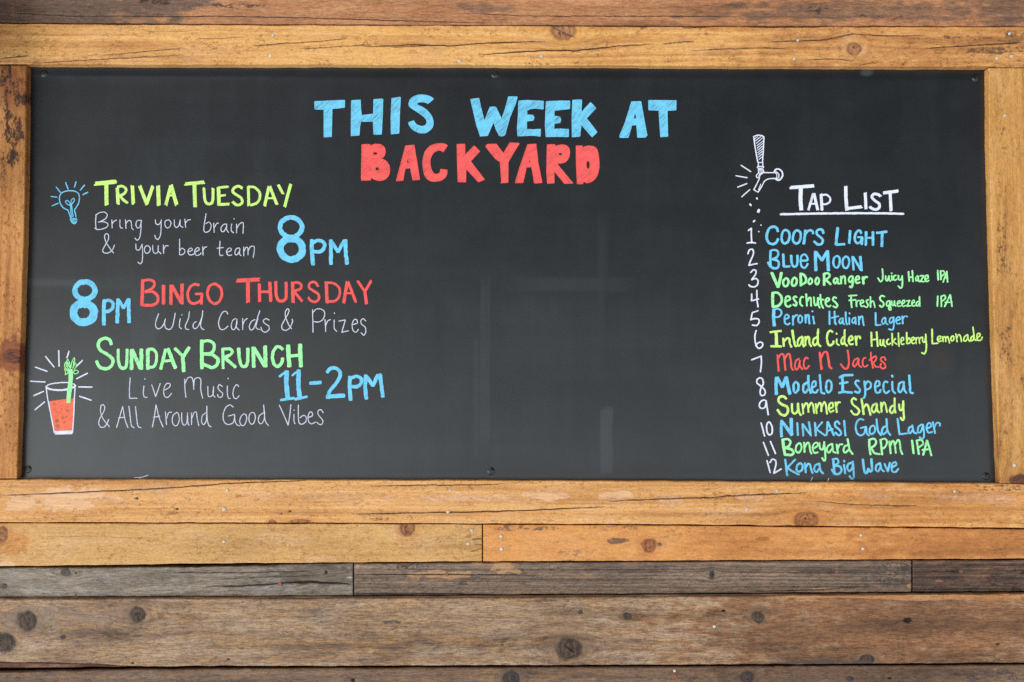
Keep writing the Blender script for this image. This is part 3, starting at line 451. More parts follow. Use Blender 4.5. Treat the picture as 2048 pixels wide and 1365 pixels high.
BULB = {
 'bulb_outline': "w11 266,448 248,395 232,362 190,340 160,300 148,250 155,205 190,175 250,163 310,170 345,195 352,240 345,290 318,335 303,362 312,400 318,432;w10 262,455 320,446",
 'filament': "w10 262,318 266,380 274,434;w10 272,312 280,370 288,432;w10 266,318 225,300 212,275 225,262 245,275 262,312;w10 266,312 268,270 280,248 298,242 302,262 285,288 268,312",
 'bulb_cap': "w9 266,470 330,458;w9 272,484 328,474;w9 284,496 322,488;w10 260,452 276,488 300,502 322,488",
 'shine_lines': "w12 64,222 122,230;w12 116,128 158,180;w12 212,80 236,146;w12 318,74 302,126;w12 404,106 362,156;w12 438,178 388,204;w12 74,318 134,292",
}
GLASS_LINES = "cw11 365,490 260,505 214,535 260,560 365,566 470,552 520,522 460,492;w18 222,543 280,562 370,567 460,552 514,528;w11 218,552 232,650 262,800 300,1000;w11 512,545 506,650 500,800 488,1000"
GLASS_FOOT = ["298,985 400,982 488,978 487,1010 480,1018 312,1023 304,1014"]
DRINK = ["246,682 340,668 445,655 500,652 502,720 496,860 488,975 400,980 300,982 284,900 264,800 252,720"]
DRINK_SPECKS = "w5 285,712 300,700 312,712 296,722 288,706;w4 310,790 328,782 330,796 312,800;w6 372,850 385,838 398,850 384,862 374,846;w7 312,885 330,868 342,884 322,900 314,880 336,880;w6 388,895 408,886 412,900 394,906;w7 318,935 334,920 350,932 330,946 322,928;w4 418,778 440,770 446,786 424,792;w4 360,760 372,752 380,764;w4 300,770 312,764;w4 410,840 424,834 430,850"
CELERY = {'celery_stalk': "w44 466,362 470,450 456,570 446,688",
 'celery_leaves': "w8 450,355 425,310 440,248 470,330;w8 470,342 480,280 505,235 510,275 490,342;w8 490,345 515,292 526,320 500,362;w8 488,385 520,362 550,378 520,402 490,385;w8 455,330 440,290 462,300 460,345;w9 440,362 408,330 412,290 432,275 440,335;w8 442,372 410,360 425,405 446,380;w8 495,330 498,270;w8 430,260 436,300"}
CELERY_YELLOW = "w8 412,330 406,358 416,380 412,410;w7 404,305 412,318"
COCKTAIL_RAYS = "w13 210,222 298,330;w13 345,162 350,322;w13 450,168 430,235;w13 588,262 528,322;w13 106,332 226,374;w13 56,476 206,484;w13 530,450 640,394;w13 550,534 686,536;w13 90,624 190,580;w13 560,630 678,670;w13 104,768 200,688"
TAP = {
 'tap_handle': "w12 345,122 360,230 387,382;w12 345,122 375,108 425,110 450,125;w12 450,125 445,230 436,382;w10 388,386 436,386;w8 358,142 385,120;w8 362,165 420,120;w8 372,190 438,132;w8 378,215 438,168;w8 380,240 436,192;w8 385,262 436,218;w8 388,285 434,246;w8 392,305 432,272;w8 396,330 430,300;w8 400,355 428,332",
 'tap_collar': "w11 394,390 390,428;w11 438,390 440,428;cw10 382,434 400,427 440,428 446,438 425,446 392,446;w10 395,457 442,460;w11 393,460 396,490;w11 441,457 447,486;w9 398,474 440,474",
 'tap_spout': "w11 400,498 445,490 550,491;w11 388,500 372,520 380,543 400,540 415,510 435,497;w8 392,528 408,506;w11 405,545 380,600 346,665;w11 346,665 390,690;w11 390,690 425,635 455,580 490,556 560,549;w7 418,606 395,664",
 'tap_flange': "w15 555,486 568,460 600,454 632,475 642,515 622,555 595,568 570,556;w11 570,480 600,502 600,540 575,556;w9 556,486 580,504 580,540 562,552",
 'shine_lines': "w11 215,415 315,480;w11 163,522 278,542;w11 180,640 275,602;w11 222,738 305,664",
 'drops': "w16 377,752 380,758;w19 309,816 314,822;w26 398,874 392,890;w18 344,992 354,983;w12 419,1027 421,1029;w12 396,1093 398,1095",
}

# ---------------------------------------------------------------- materials
def plain(name, col, rough=.5, metal=0., spec=.5, nz=0., nscale=300.):
    q = NT(name)
    tcn = q.n('ShaderNodeTexCoord')
    n1 = q.noise(tcn.outputs['Object'], nscale, 3, .6)
    c = q.mix(q.math('MULTIPLY', q.step(n1, .35, .7), nz), col, q.mix(1., col, (.35, .28, .22, 1), 'MULTIPLY'))
    q.set(q.b.inputs['Base Color'], c); q.set(q.b.inputs['Roughness'], rough); q.set(q.b.inputs['Metallic'], metal)
    q.b.inputs['Specular IOR Level'].default_value = spec
    return q.m
M_screw = plain('black_screw_steel', (.004, .004, .0045, 1), .34, 0., .7, .3, 900)
M_nail = plain('galvanised_steel', lin(196, 194, 192), .5, .15, .5, .5, 700)
M_copper = plain('rusty_screw', lin(150, 92, 72), .6, .2, .4, .7, 600)
M_back = plain('dark_sheathing', lin(30, 25, 22), .9, 0, .2, .5, 60)

def chalk(name, col, streak=.55, board_mix=.0):
    """dried paint-marker ink: streaky, thin where the pen was dry"""
    q = NT(name)
    tcn = q.n('ShaderNodeTexCoord')
    s3 = q.n('ShaderNodeSeparateXYZ', (tcn.outputs['Object'],)).outputs
    d1 = q.math('ADD', s3[0], s3[2]); d2 = q.math('SUBTRACT', s3[0], s3[2])
    # hatching runs up to the right: fine across it, long along it
    st = q.noise(q.xyz(q.math('MULTIPLY', d2, 440), q.math('MULTIPLY', d1, 24), 1.5), 1, 3, .6, .3)
    big = q.noise(tcn.outputs['Object'], 26, 2, .5)
    grit = q.noise(tcn.outputs['Object'], 900, 2, .6)
    a = q.math('MULTIPLY', q.step(st, .46, .64), q.step(big, .36, .56))
    a = q.math('MULTIPLY', a, streak)
    a = q.math('ADD', a, q.math('MULTIPLY', q.step(grit, .58, .75), .12 + board_mix))
    a = q.math('MULTIPLY', a, 1., clamp=True)
    c = q.mix(a, col, q.mix(.55, col, (.03, .03, .032, 1)))
    c = q.mix(q.math('MULTIPLY', q.step(q.noise(tcn.outputs['Object'], 70, 3, .6),   .40, .75), .42), c, q.mix(.5, c, (.03, .03, .032, 1)))
    q.set(q.b.inputs['Base Color'], c); q.set(q.b.inputs['Roughness'], .75); q.b.inputs['Specular IOR Level'].default_value = .2
    bp = q.n('ShaderNodeBump', {'Strength': .15, 'Distance': .0004, 'Height': grit}); q.set(q.b.inputs['Normal'], bp.outputs[0])
    return q.m
K = .93
CH = {BLUE: chalk('blue_chalk_ink', lin(116, 202, 236, K)), RED: chalk('red_chalk_ink', lin(250, 92, 86, K)),
      LIME: chalk('lime_chalk_ink', lin(208, 248, 128, K)), GREEN: chalk('green_chalk_ink', lin(166, 250, 166, K)),
      WHITE: chalk('white_chalk_ink', lin(226, 228, 242, K), .1),
      'orange': chalk('orange_chalk_ink', lin(248, 118, 88, K), .5), 'olive': chalk('olive_chalk_ink', lin(150, 100, 52, K), .3),
      'yellow': chalk('yellow_chalk_ink', lin(238, 226, 110, K))}
CH_NOTE = chalk('thin_white_chalk_ink', lin(218, 220, 234, .80), .2)
CH_T = {BLUE: chalk('blue_chalk_fill', lin(112, 198, 230, K), .95), RED: chalk('red_chalk_fill', lin(248, 94, 90, K), .8)}

# ---------------------------------------------------------------- the wall behind and the planks
PW = empty('plank_wall', (0, 0.03, -.4))
tag(PW, 'wall of reclaimed planks, golden ones above weathered grey brown ones, around the chalkboard', 'plank wall', kind='thing')
def child(o, parent):                      # keep world places although the parent stands elsewhere
    o.matrix_parent_inverse = Matrix.Translation(-parent.location)
    return o
def box(name, x0, x1, y0, y1, z0, z1, mat, parent):
    v = [(x, y, zz) for x in (x0, x1) for y in (y0, y1) for zz in (z0, z1)]
    f = [(0, 1, 3, 2), (4, 6, 7, 5), (0, 4, 5, 1), (2, 3, 7, 6), (0, 2, 6, 4), (1, 5, 7, 3)]
    o = link(name, mesh_np(name, v, f), mat, parent); return child(o, parent)
box('backing', -1.9, 1.9, .016, .04, -.85, 1.5, M_back, PW)

def nails(parent, pts, y, mat=M_nail, r=.0043, name='nail'):
    base = NAIL if mat is M_nail else COPPER
    for i, p in enumerate(pts):
        X, Zz = P(p[0], p[1], y)
        o = bpy.data.objects.new(name, base); COL.objects.link(o); o.parent = parent
        o.matrix_parent_inverse = parent.matrix_parent_inverse @ Matrix() if False else Matrix()
        random.seed(i * 7 + int(p[0]))
        s = random.uniform(.72, .95)
        o.location = Vector((float(X), y - .0004, float(Zz))); o.scale = (s, 1, s)
        o.rotation_euler = (random.uniform(-.12, .12), random.uniform(0, 6), random.uniform(-.12, .12))
NAIL = lathe([(.0046, -.002), (.0046, .0004), (.0041, .0010), (.0028, .0013), (.0012, .0011), (.0004, .0010)]); NAIL.materials.append(M_nail)
COPPER = lathe([(.0056, -.002), (.0056, .0006), (.0048, .0012), (.0034, .0011), (.0026, .0002), (.0018, 0), (.0014, .0005), (.0006, .0006)]); COPPER.materials.append(M_copper)

YF = -.024                      # front of the frame and of the golden planks
gold = dict(light=(236, 182, 112), mid=(222, 162, 92), dark=(182, 118, 60))
W_top = wood('brown_weathered_pine', 1, (212, 152, 106), (182, 124, 84), (128, 88, 62), fibre=.55, rings=.5, ringscale=55, fleck=.2, alt=(112, 86, 70), streak=(178, 112, 62), streak_amt=.5, pale=(205, 150, 100))
W_rail = wood('golden_pine', 2, **gold, fibre=.26, rings=.75, ringscale=95, fleck=.75, alt=(170, 108, 62), pale=(228, 178, 128), knot=(178, 122, 82), knotdark=(112, 70, 42), halo=(206, 146, 78), stain=(98, 68, 48), blotch=.42)
W_rail2 = wood('golden_pine_scraped', 3, (232, 178, 114), (214, 154, 90), (172, 112, 58), fibre=.26, rings=.7, ringscale=85, fleck=.6, alt=(190, 124, 62), pale=(232, 184, 146), knot=(176, 112, 62), knotdark=(108, 64, 36), halo=(186, 116, 58), stain=(84, 52, 30), blotch=.42)
W_row = wood('golden_pine_plain', 4, (222, 174, 112), (204, 154, 92), (160, 114, 64), fibre=.30, rings=.34, ringscale=80, fleck=.45, alt=(196, 130, 66), pale=(228, 184, 148), knot=(162, 106, 64), knotdark=(100, 60, 34), halo=(170, 104, 54), stain=(96, 74, 54), blotch=.36)
W_row2 = wood('orange_pine_plain', 5, (226, 162, 94), (210, 142, 76), (168, 100, 46), fibre=.22, rings=.3, ringscale=60, fleck=.45, alt=(170, 104, 52), pale=(226, 170, 120), knot=(164, 100, 58), knotdark=(98, 56, 32), halo=(176, 104, 50), stain=(104, 76, 62), blotch=.5)
W_grey = wood('silver_grey_pine', 6, (166, 150, 132), (128, 113, 98), (80, 68, 57), fibre=.75, rings=.45, ringscale=80, fleck=.3, alt=(104, 88, 72), streak=(134, 128, 122), streak_amt=.4, pale=(196, 192, 186), knot=(90, 76, 66), knotdark=(48, 38, 32), halo=(110, 90, 74), stain=(60, 50, 44))
W_dark = wood('dark_sawn_pine', 7, (150, 126, 106), (116, 95, 79), (70, 56, 48), fibre=.7, rings=.8, ringscale=300, rdetail=1, warpamt=.004, fleck=.15, alt=(92, 74, 62), streak=(132, 112, 92), streak_amt=.35, pale=(190, 144, 100), knot=(72, 58, 48), knotdark=(34, 27, 24), halo=(84, 68, 56), stain=(60, 52, 50), saw=1.6, bump=.7)
W_dark2 = wood('black_brown_sawn_pine', 8, (124, 98, 80), (88, 68, 57), (52, 40, 34), fibre=.8, rings=.9, ringscale=300, rdetail=1, warpamt=.004, fleck=.1, alt=(70, 56, 48), streak=(120, 92, 70), streak_amt=.3, pale=(170, 110, 70), saw=2.0, bump=.8)
W_wide = wood('weathered_wide_pine', 9, (180, 150, 120), (150, 119, 92), (102, 78, 60), fibre=.72, rings=.7, ringscale=42, fleck=.35, blotch=1.0, grit=.5, alt=(130, 90, 60), streak=(180, 136, 86), streak_amt=.62, pale=(178, 164, 150), knot=(84, 62, 46), knotdark=(38, 29, 24), halo=(112, 88, 66), stain=(72, 60, 56), bump=.6)
W_low = wood('weathered_low_pine', 10, (150, 124, 102), (118, 92, 74), (78, 60, 50), fibre=.7, rings=.4, ringscale=60, fleck=.3, alt=(100, 72, 54), streak=(146, 108, 72), streak_amt=.5, pale=(176, 130, 80), knot=(74, 58, 50), knotdark=(38, 30, 28), halo=(100, 80, 66), stain=(62, 54, 54), bump=.6)
W_postl = wood('burnt_pine', 11, (212, 150, 86), (188, 124, 64), (138, 84, 42), fibre=.3, rings=.5, ringscale=45, fleck=.9, alt=(128, 66, 36), pale=(206, 140, 92), stain=(44, 26, 18), knot=(128, 66, 38), knotdark=(70, 36, 22), halo=(140, 80, 40), blotch=.7)
W_postr = wood('stained_pine', 12, (214, 160, 92), (194, 138, 72), (146, 94, 46), fibre=.3, rings=.6, ringscale=60, fleck=.6, alt=(150, 96, 52), pale=(222, 172, 116), stain=(84, 50, 34), knot=(110, 62, 40), knotdark=(66, 38, 26), halo=(150, 94, 50), blotch=.5)

rail_top = [(-30, 47.5), (400, 50), (1050, 52), (1348, 53.5), (2080, 54)]
rail_bot = [(-30, 128), (300, 129.5), (700, 129.5), (1380, 131.5), (1970, 134), (2080, 135.5)]
low_top = [(-30, 959.5), (700, 961), (1380, 963.5), (1990, 967.5), (2080, 969)]
low_bot = [(-30, 1045), (700, 1046), (1380, 1049.5), (2080, 1057)]

o = board('brown_plank', PW, [(-40, -42), (2090, -38)], [(-40, 45.5), (400, 48.2), (1050, 50.5), (1348, 52), (2090, 52.5)], -420, 2470, YF + .001, .016, W_top,
      cracks=[([(0, 25), (80, 29), (160, 33), (420, 33), (560, 35), (700, 38.5), (840, 43), (1000, 47)], 1.3), ([(930, 27), (1050, 32), (1250, 33), (1480, 33)], 1.2), ([(659.5, 37), (660.5, 47)], 3.0)] +
             [([(380, 8), (520, 22)], .7, .6), ([(1500, 33), (1700, 36)], .8, .6)],
      blobs=[('alt', 90, 20, 260, 60, .9, 1.2), ('alt', 330, 5, 110, 14, .8), ('stain', 300, 3, 40, 6, .7), ('stain', 480, 12, 50, 5, .6), ('alt', 960, 16, 60, 9, .5), ('alt', 1700, 25, 300, 22, .55, 1.0), ('alt', 2020, 10, 80, 60, .6, 1.2),
             ('stain', 1640, 14, 28, 10, .5), ('stain', 1760, 38, 60, 8, .35)], label='brown weathered plank along the top edge, stained grey at one end')
for x in (o,): child(o, PW)
row_l = board('golden_plank', PW, [(a, b + 2.2) for a, b in low_bot], [(-30, 1133), (180, 1131), (370, 1128), (700, 1125), (965, 1123.2)], -420, 964.2, YF + .0012, .016, W_row,
      knots=[(4, 1070, 11, 15), (815, 1057, 13, 15)], cracks=[([(80, 1074), (200, 1073), (330, 1079)], .7, .45), ([(812, 1050), (818, 1070)], 4, .6), ([(945, 1079), (964, 1078)], 1.6), ([(948, 1089), (964, 1089)], 1.0), ([(940, 1104), (964, 1098)], .9)],
      blobs=[('alt', 25, 1085, 30, 22, .6), ('stain', 150, 1068, 110, 8, .25), ('pale', 8, 1130, 18, 8, .9), ('stain', 900, 1078, 60, 14, .3), ('stain', 240, 1060, 30, 6, .2), ('alt', 600, 1062, 40, 14, .3), ('pale', 350, 1100, 60, 18, .3)],
      label='pale golden plank with a half knot on its upper edge, butted against an orange one')
row_r = board('golden_plank', PW, [(a, b + 2.6) for a, b in low_bot], [(960, 1122.8), (1380, 1121.5), (2090, 1117.6)], 966.6, 2470, YF + .0006, .016, W_row2,
      knots=[(1298, 1091, 14, 13)], cracks=[([(2090, 1060), (2091, 1060)], .5)],
      blobs=[('stain', 1050, 1057, 90, 5, .55, .9), ('stain', 1240, 1056, 70, 5, .5, .9), ('stain', 1236, 1082, 22, 6, .75), ('stain', 1145, 1107, 28, 5, .5), ('stain', 1318, 1089, 6, 4, .9), ('stain', 1420, 1057, 60, 5, .45), ('pale', 1200, 1085, 160, 20, .35, 1.2),
             ('pale', 1800, 1070, 70, 16, .2, 1.2), ('alt', 1900, 1090, 220, 50, .55, 1.3), ('alt', 1525, 1077, 14, 5, .8), ('alt', 2040, 1085, 60, 40, .5, 1.2)],  # broad alt tone at the right end paints in the light falling off
      label='orange golden plank with one round knot, right of the butt joint')
dk_top = [(-30, 1136.5), (400, 1134.5), (500, 1131.8), (700, 1126.8), (1380, 1123.4), (2090, 1120)]
dk_bot = [(-30, 1195), (700, 1191.5), (1380, 1187.2), (2090, 1183.2)]
YD = -.012
dk_l = board('weathered_plank', PW, dk_top, dk_bot, -420, 706, YD, .016, W_grey, ragged=1.3,
      knots=[(9, 1173, 5, 5), (132, 1146, 9, 7)], cracks=[([(410, 1173), (480, 1173), (540, 1169), (575, 1166), (640, 1166), (703, 1169)], 2.4), ([(575, 1166), (620, 1164), (703, 1169)], 3.6), ([(330, 1146), (480, 1146), (640, 1142)], 1.0), ([(420, 1160), (520, 1155), (650, 1151)], 1.0), ([(423, 1173), (424, 1190)], 4, .5)],
      blobs=[('pale', 30, 1150, 40, 16, .35), ('pale', 200, 1180, 120, 10, .3), ('stain', 600, 1164, 60, 10, .4), ('alt', 640, 1150, 90, 20, .6), ('alt', 350, 1150, 80, 14, .4), ('pale', 700, 1156, 8, 3, .7)],
      holes=[(152, 1191, 2.5, 1.8), (152, 1147, 2, 1.5), (652, 1145, 2.5, 4)], label='silver grey plank with a wide black split near its end')
dk_m = board('weathered_plank', PW, dk_top, dk_bot, 708.5, 1822.5, YD - .003, .016, W_dark, ragged=1.0,
      knots=[(1424, 1150, 5, 8)], cracks=[([(707, 1149), (800, 1149.5), (900, 1149.5), (1060, 1150.5)], 1.6), ([(1500, 1183), (1620, 1181), (1750, 1172)], 1.4), ([(709, 1189.5), (940, 1188)], 1.8)],
      blobs=[('pale', 890, 1150, 64, 8, 1., .25), ('pale', 1010, 1135, 26, 12, 1., .25), ('pale', 1030, 1143, 12, 5, 1., .2), ('pale', 955, 1128, 18, 5, .7, .3), ('stain', 800, 1132, 90, 8, .5), ('stain', 920, 1165, 18, 6, .5), ('stain', 1780, 1150, 60, 26, .55), ('pale', 1780, 1147, 12, 2, .8), ('pale', 1819, 1172, 6, 5, .8), ('pale', 1655, 1178, 30, 2, .8), ('pale', 715, 1132, 5, 4, .9)],
      label='dark saw-marked plank with pale bare patches around a screw')
dk_r = board('weathered_plank', PW, dk_top, dk_bot, 1825.5, 2470, YD - .001, .016, W_dark2, ragged=1.0,
      cracks=[([(1825, 1144), (1880, 1143.5), (1925, 1143)], 1.6)], blobs=[('pale', 1880, 1163, 10, 2.5, .8), ('pale', 1880, 1122, 20, 1.6, .6), ('stain', 2010, 1165, 40, 26, .5)], label='short black brown sawn plank')
YW = -.026
wide_bot = [(-40, 1324), (60, 1326), (180, 1328), (260, 1333.5), (500, 1333), (700, 1333), (1380, 1330), (2090, 1326)]
wide = board('wide_plank', PW, [(-40, 1199.5), (240, 1198.5), (700, 1198), (1380, 1194), (2090, 1188.5)], wide_bot, -420, 2470, YW, .016, W_wide, ragged=1.5, roundover=3.5,
      knots=[(55, 1243, 18, 19), (275, 1229, 14, 14), (10, 1285, 17, 17), (126, 1275, 5, 4), (1139, 1297, 22, 20), (1255, 1233, 8, 7), (1516, 1234, 12, 11), (1733, 1319, 15, 9), (1161, 1225, 4, 4)],
      cracks=[([(273, 1222), (278, 1240)], 5, .7), ([(1700, 1243), (1900, 1244)], .7, .5), ([(1350, 1263), (1450, 1270)], .8, .4), ([(1128, 1290), (1150, 1305)], 4, .5), ([(300, 1245), (700, 1243)], .6, .3), ([(900, 1240), (1150, 1246)], .6, .3), ([(500, 1290), (820, 1296)], .6, .3), ([(1450, 1300), (1800, 1296)], .7, .35)],
      blobs=[('alt', 1800, 1262, 420, 90, .85, 1.2), ('alt', 1980, 1225, 130, 30, .4), ('alt', 700, 1320, 300, 12, .3), ('pale', 120, 1230, 190, 26, .42, 1.2), ('pale', 120, 1295, 120, 18, .3, 1.2), ('pale', 460, 1250, 160, 16, .25), ('pale', 1240, 1260, 80, 20, .22), ('stain', 780, 1245, 20, 4, .8), ('stain', 800, 1256, 30, 5, .5), ('stain', 480, 1273, 40, 10, .25), ('stain', 1440, 1305, 14, 4, .6),
             ('stain', 1640, 1326, 130, 5, .8), ('stain', 1950, 1200, 140, 8, .3), ('stain', 1880, 1322, 160, 9, .3), ('stain', 1010, 1329, 12, 4, .8), ('pale', 1620, 1235, 20, 22, .3), ('stain', 1900, 1288, 130, 5, .3), ('alt', 1480, 1192, 100, 5, .5), ('alt', 1536, 1231, 10, 4, .7), ('stain', 250, 1285, 120, 5, .25), ('stain', 620, 1262, 120, 6, .22)],
      holes=[(1816, 1241, 9.5, 5), (1448, 1222, 4, 2), (457, 1319, 3, 1.5), (265, 1327, 3, 2), (1005, 1290, 1.5, 1.5), (1997, 1289, 4, 1.5)], label='wide weathered plank with dark round knots, greyer at one end and browner at the other')
# the bark-edged strip that shows below the broken lower edge of the wide plank
bark = board('bark_edge', wide, [(-40, 1323), (60, 1325), (180, 1327.5), (258, 1332)], [(-40, 1336.5), (100, 1336), (200, 1334.5), (258, 1334)], -420, 255, YW + .006, .016,
      wood('red_bark', 13, (120, 72, 48), (86, 50, 34), (44, 26, 18), fibre=.8, rings=.7, ringscale=90, fleck=.2), ragged=1.2, relief=2.2)
bare = board('bare_edge', wide, [(1540, 1192.4), (2090, 1188.2)], [(1540, 1193.5), (1600, 1197), (1680, 1196.5), (1760, 1199), (1830, 1203), (1900, 1200.5), (1990, 1204), (2090, 1202)], 1545, 2470, YW - .0007, .016, wood('bare_brown_pine', 15, (196, 140, 88), (168, 114, 68), (112, 74, 46), fibre=.5, rings=.5, ringscale=90, fleck=.4), ragged=2.2, relief=.6, roundover=1.2)
lip = board('tongue', wide, [(-40, 1196), (700, 1193.6), (1380, 1189.6), (2090, 1186)], [(-40, 1201), (700, 1200), (1380, 1196), (2090, 1191)], -420, 2470, YD - .006, .016,
      wood('brown_tongue', 14, (132, 100, 80), (104, 78, 62), (70, 52, 42), fibre=.6, rings=.4, ringscale=60, fleck=.3), relief=1.5)
low = board('low_plank', PW, [(-40, 1346), (120, 1343), (300, 1339.8), (700, 1337.8), (1380, 1334.4), (2090, 1330.6)], [(-40, 1440), (2090, 1434)], -420, 2470, YW + .001, .016, W_low, ragged=1.3, roundover=3,
      knots=[(1022, 1356, 16, 14), (1494, 1354, 12, 11), (1700, 1358, 7, 5)], blobs=[('pale', 1558, 1334, 12, 1.6, .8, .3), ('stain', 2020, 1352, 90, 14, .5), ('alt', 1700, 1350, 300, 30, .5, 1.2), ('pale', 600, 1336, 260, 3, .5, 1.0), ('pale', 1990, 1340, 3, 4, .8, .3), ('alt', 1500, 1334, 500, 3, .4)],
      holes=[(706, 1361, 4, 3.4), (1780, 1357, 4, 2)], label='lowest weathered plank, cut by the bottom of the picture')
for b in (row_l, row_r, dk_l, dk_m, dk_r, wide, low): child(b, PW)
nails(row_l, [(448, 1084), (943.5, 1061), (936, 1088)], YF + .0012)
nails(row_r, [(1002, 1073), (1003, 1098.5), (1722, 1071), (1726, 1098)], YF + .0006)
nails(dk_l, [(560, 1168.5)], YD, M_copper, name='rusty_screw')
nails(dk_m, [(893, 1149), (1673, 1144)], YD - .003, M_copper, name='rusty_screw')
nails(dk_r, [(1922, 1143.5)], YD - .001, M_copper, name='rusty_screw')
nails(wide, [(1428.5, 1253.5)], YW)
nails(low, [(1349, 1342)], YW + .001); nails(low, [(1348, 1353)], YW + .001, M_copper, name='rusty_screw')

# ---------------------------------------------------------------- the frame round the board
FR = empty('wooden_frame', (0, 0, -.09))
tag(FR, 'golden reclaimed pine frame of two rails and two posts round the chalkboard', 'board frame')
top = board('top_rail', FR, rail_top, rail_bot, -420, 2470, YF - .0008, .010, W_rail, relief=1.3, ragged=1.1,
      knots=[(1126, 62, 24, 15), (1708, 97, 13, 13)],
      cracks=[([(0, 117), (30, 114), (58, 111)], 1.8), ([(60, 128), (150, 122), (240, 117), (370, 110)], 1.0), ([(200, 112), (280, 104), (375, 96)], 1.0), ([(290, 63), (330, 64), (385, 63)], .6, .6), ([(390, 79), (490, 74)], .9, .8), ([(500, 92), (560, 88), (640, 83), (700, 77)], 1.3), ([(600, 98), (700, 92)], 1.0), ([(215, 71), (280, 68)], .5, .5),
              ([(690, 93), (745, 89)], 1.1), ([(725, 94), (830, 90), (900, 92), (980, 86), (1030, 84), (1092, 84)], 2.0), ([(780, 96), (870, 91)], 1.0), ([(960, 110), (1040, 104), (1100, 101), (1150, 101.5), (1200, 96), (1240, 92), (1310, 88)], 2.0), ([(1325, 88), (1370, 84), (1390, 83)], 1.6), ([(1380, 102), (1450, 98), (1530, 96), (1575, 97)], 1.2),
              ([(1530, 84), (1600, 82), (1650, 80), (1680, 73), (1706, 68), (1750, 71), (1800, 72), (1860, 70)], 1.6), ([(1610, 119), (1670, 118), (1710, 122)], .9), ([(1715, 131), (1750, 126)], 1.0), ([(1850, 97), (1930, 92), (2048, 85)], 1.7), ([(1365, 56), (1420, 54)], 1.4), ([(1500, 54.5), (1640, 54.5)], 1.6), ([(1118, 53), (1121, 76)], 7, .8), ([(1707, 86), (1709, 108)], 4, .9), ([(1100, 52), (1150, 74)], 3, .5)],
      blobs=[('alt', 1780, 95, 330, 70, .5, 1.4), ('alt', 2010, 80, 100, 60, .5, 1.2), ('stain', 1990, 100, 70, 8, .6), ('stain', 2030, 76, 40, 10, .6), ('stain', 1930, 75, 90, 6, .4), ('pale', 1708, 97, 32, 26, .6, .6), ('pale', 180, 100, 70, 22, .35, 1.0), ('pale', 380, 114, 40, 8, .4), ('alt', 470, 103, 70, 10, .25), ('pale', 230, 118, 160, 8, .4), ('stain', 1090, 128, 20, 4, .4), ('pale', 870, 100, 20, 8, .4), ('alt', 1230, 100, 60, 18, .2), ('alt', 1640, 102, 30, 10, .3), ('pale', 1180, 92, 40, 10, .3)],
      label='upper rail, pale golden with a broken brown knot and a ringed one')
bot = board('bottom_rail', FR, low_top, low_bot, -420, 2470, YF - .0004, .010, W_rail2, relief=1.3, ragged=1.1,
      knots=[(1613, 1041, 22, 15), (545, 1044, 7, 4), (600, 1043, 20, 4)],
      cracks=[([(-5, 992), (60, 989), (180, 984), (320, 978), (460, 967), (560, 964), (620, 961)], 1.8), ([(740, 973), (830, 971), (960, 970), (1020, 967)], 1.3), ([(1020, 966.5), (1080, 966.5)], .7, .6), ([(700, 1029), (850, 1026), (1000, 1023), (1100, 1019), (1215, 1014)], 1.8), ([(1215, 1003), (1330, 998), (1420, 996), (1460, 992), (1545, 989), (1620, 985)], 1.8), ([(1620, 1002), (1700, 1009), (1760, 1011), (1850, 1013)], 1.1), ([(1610, 1032), (1616, 1050)], 4, .7), ([(330, 1031), (360, 1025)], 2.5, .5), ([(560, 1005), (700, 1004)], .5, .4), ([(0, 1041), (200, 1032)], .7, .5), ([(1990, 1046), (2060, 1048)], .8, .6), ([(900, 1012), (960, 1012)], .6, .4)],
      blobs=[('pale', 130, 998, 62, 28, .9, .4), ('pale', 40, 1005, 40, 14, .8, .4), ('pale', 215, 1000, 50, 10, .6, .4), ('pale', 300, 980, 60, 8, .5), ('pale', 700, 993, 110, 10, .5, .6), ('pale', 950, 997, 120, 9, .6, .5), ('pale', 1100, 993, 50, 10, .7, .4), ('pale', 1230, 991, 50, 9, .7, .4), ('pale', 1345, 1003, 40, 12, .6, .5), ('pale', 1500, 995, 30, 12, .6, .4), ('pale', 1660, 1010, 60, 14, .35), ('pale', 1960, 996, 100, 13, .55, .6), ('pale', 1750, 992, 30, 12, .5, .4), ('alt', 1613, 1030, 60, 20, .5), ('alt', 1700, 975, 200, 10, .25), ('stain', 2010, 976, 50, 6, .5), ('stain', 770, 1038, 70, 6, .4), ('alt', 1850, 1010, 320, 60, .55, 1.3), ('pale', 50, 970, 90, 8, .35), ('pale', 560, 990, 40, 12, .4), ('alt', 130, 1030, 120, 10, .3)],  # large alt patch at right: weaker light there is put into the wood colour
      holes=[(274, 997, 2.6, 2), (354, 1018.5, 2.6, 1.8), (563, 1027.5, 2.0, 1.6), (580, 1023, 2.8, 2)], label='lower rail with pinkish scraped patches and long thin splits')
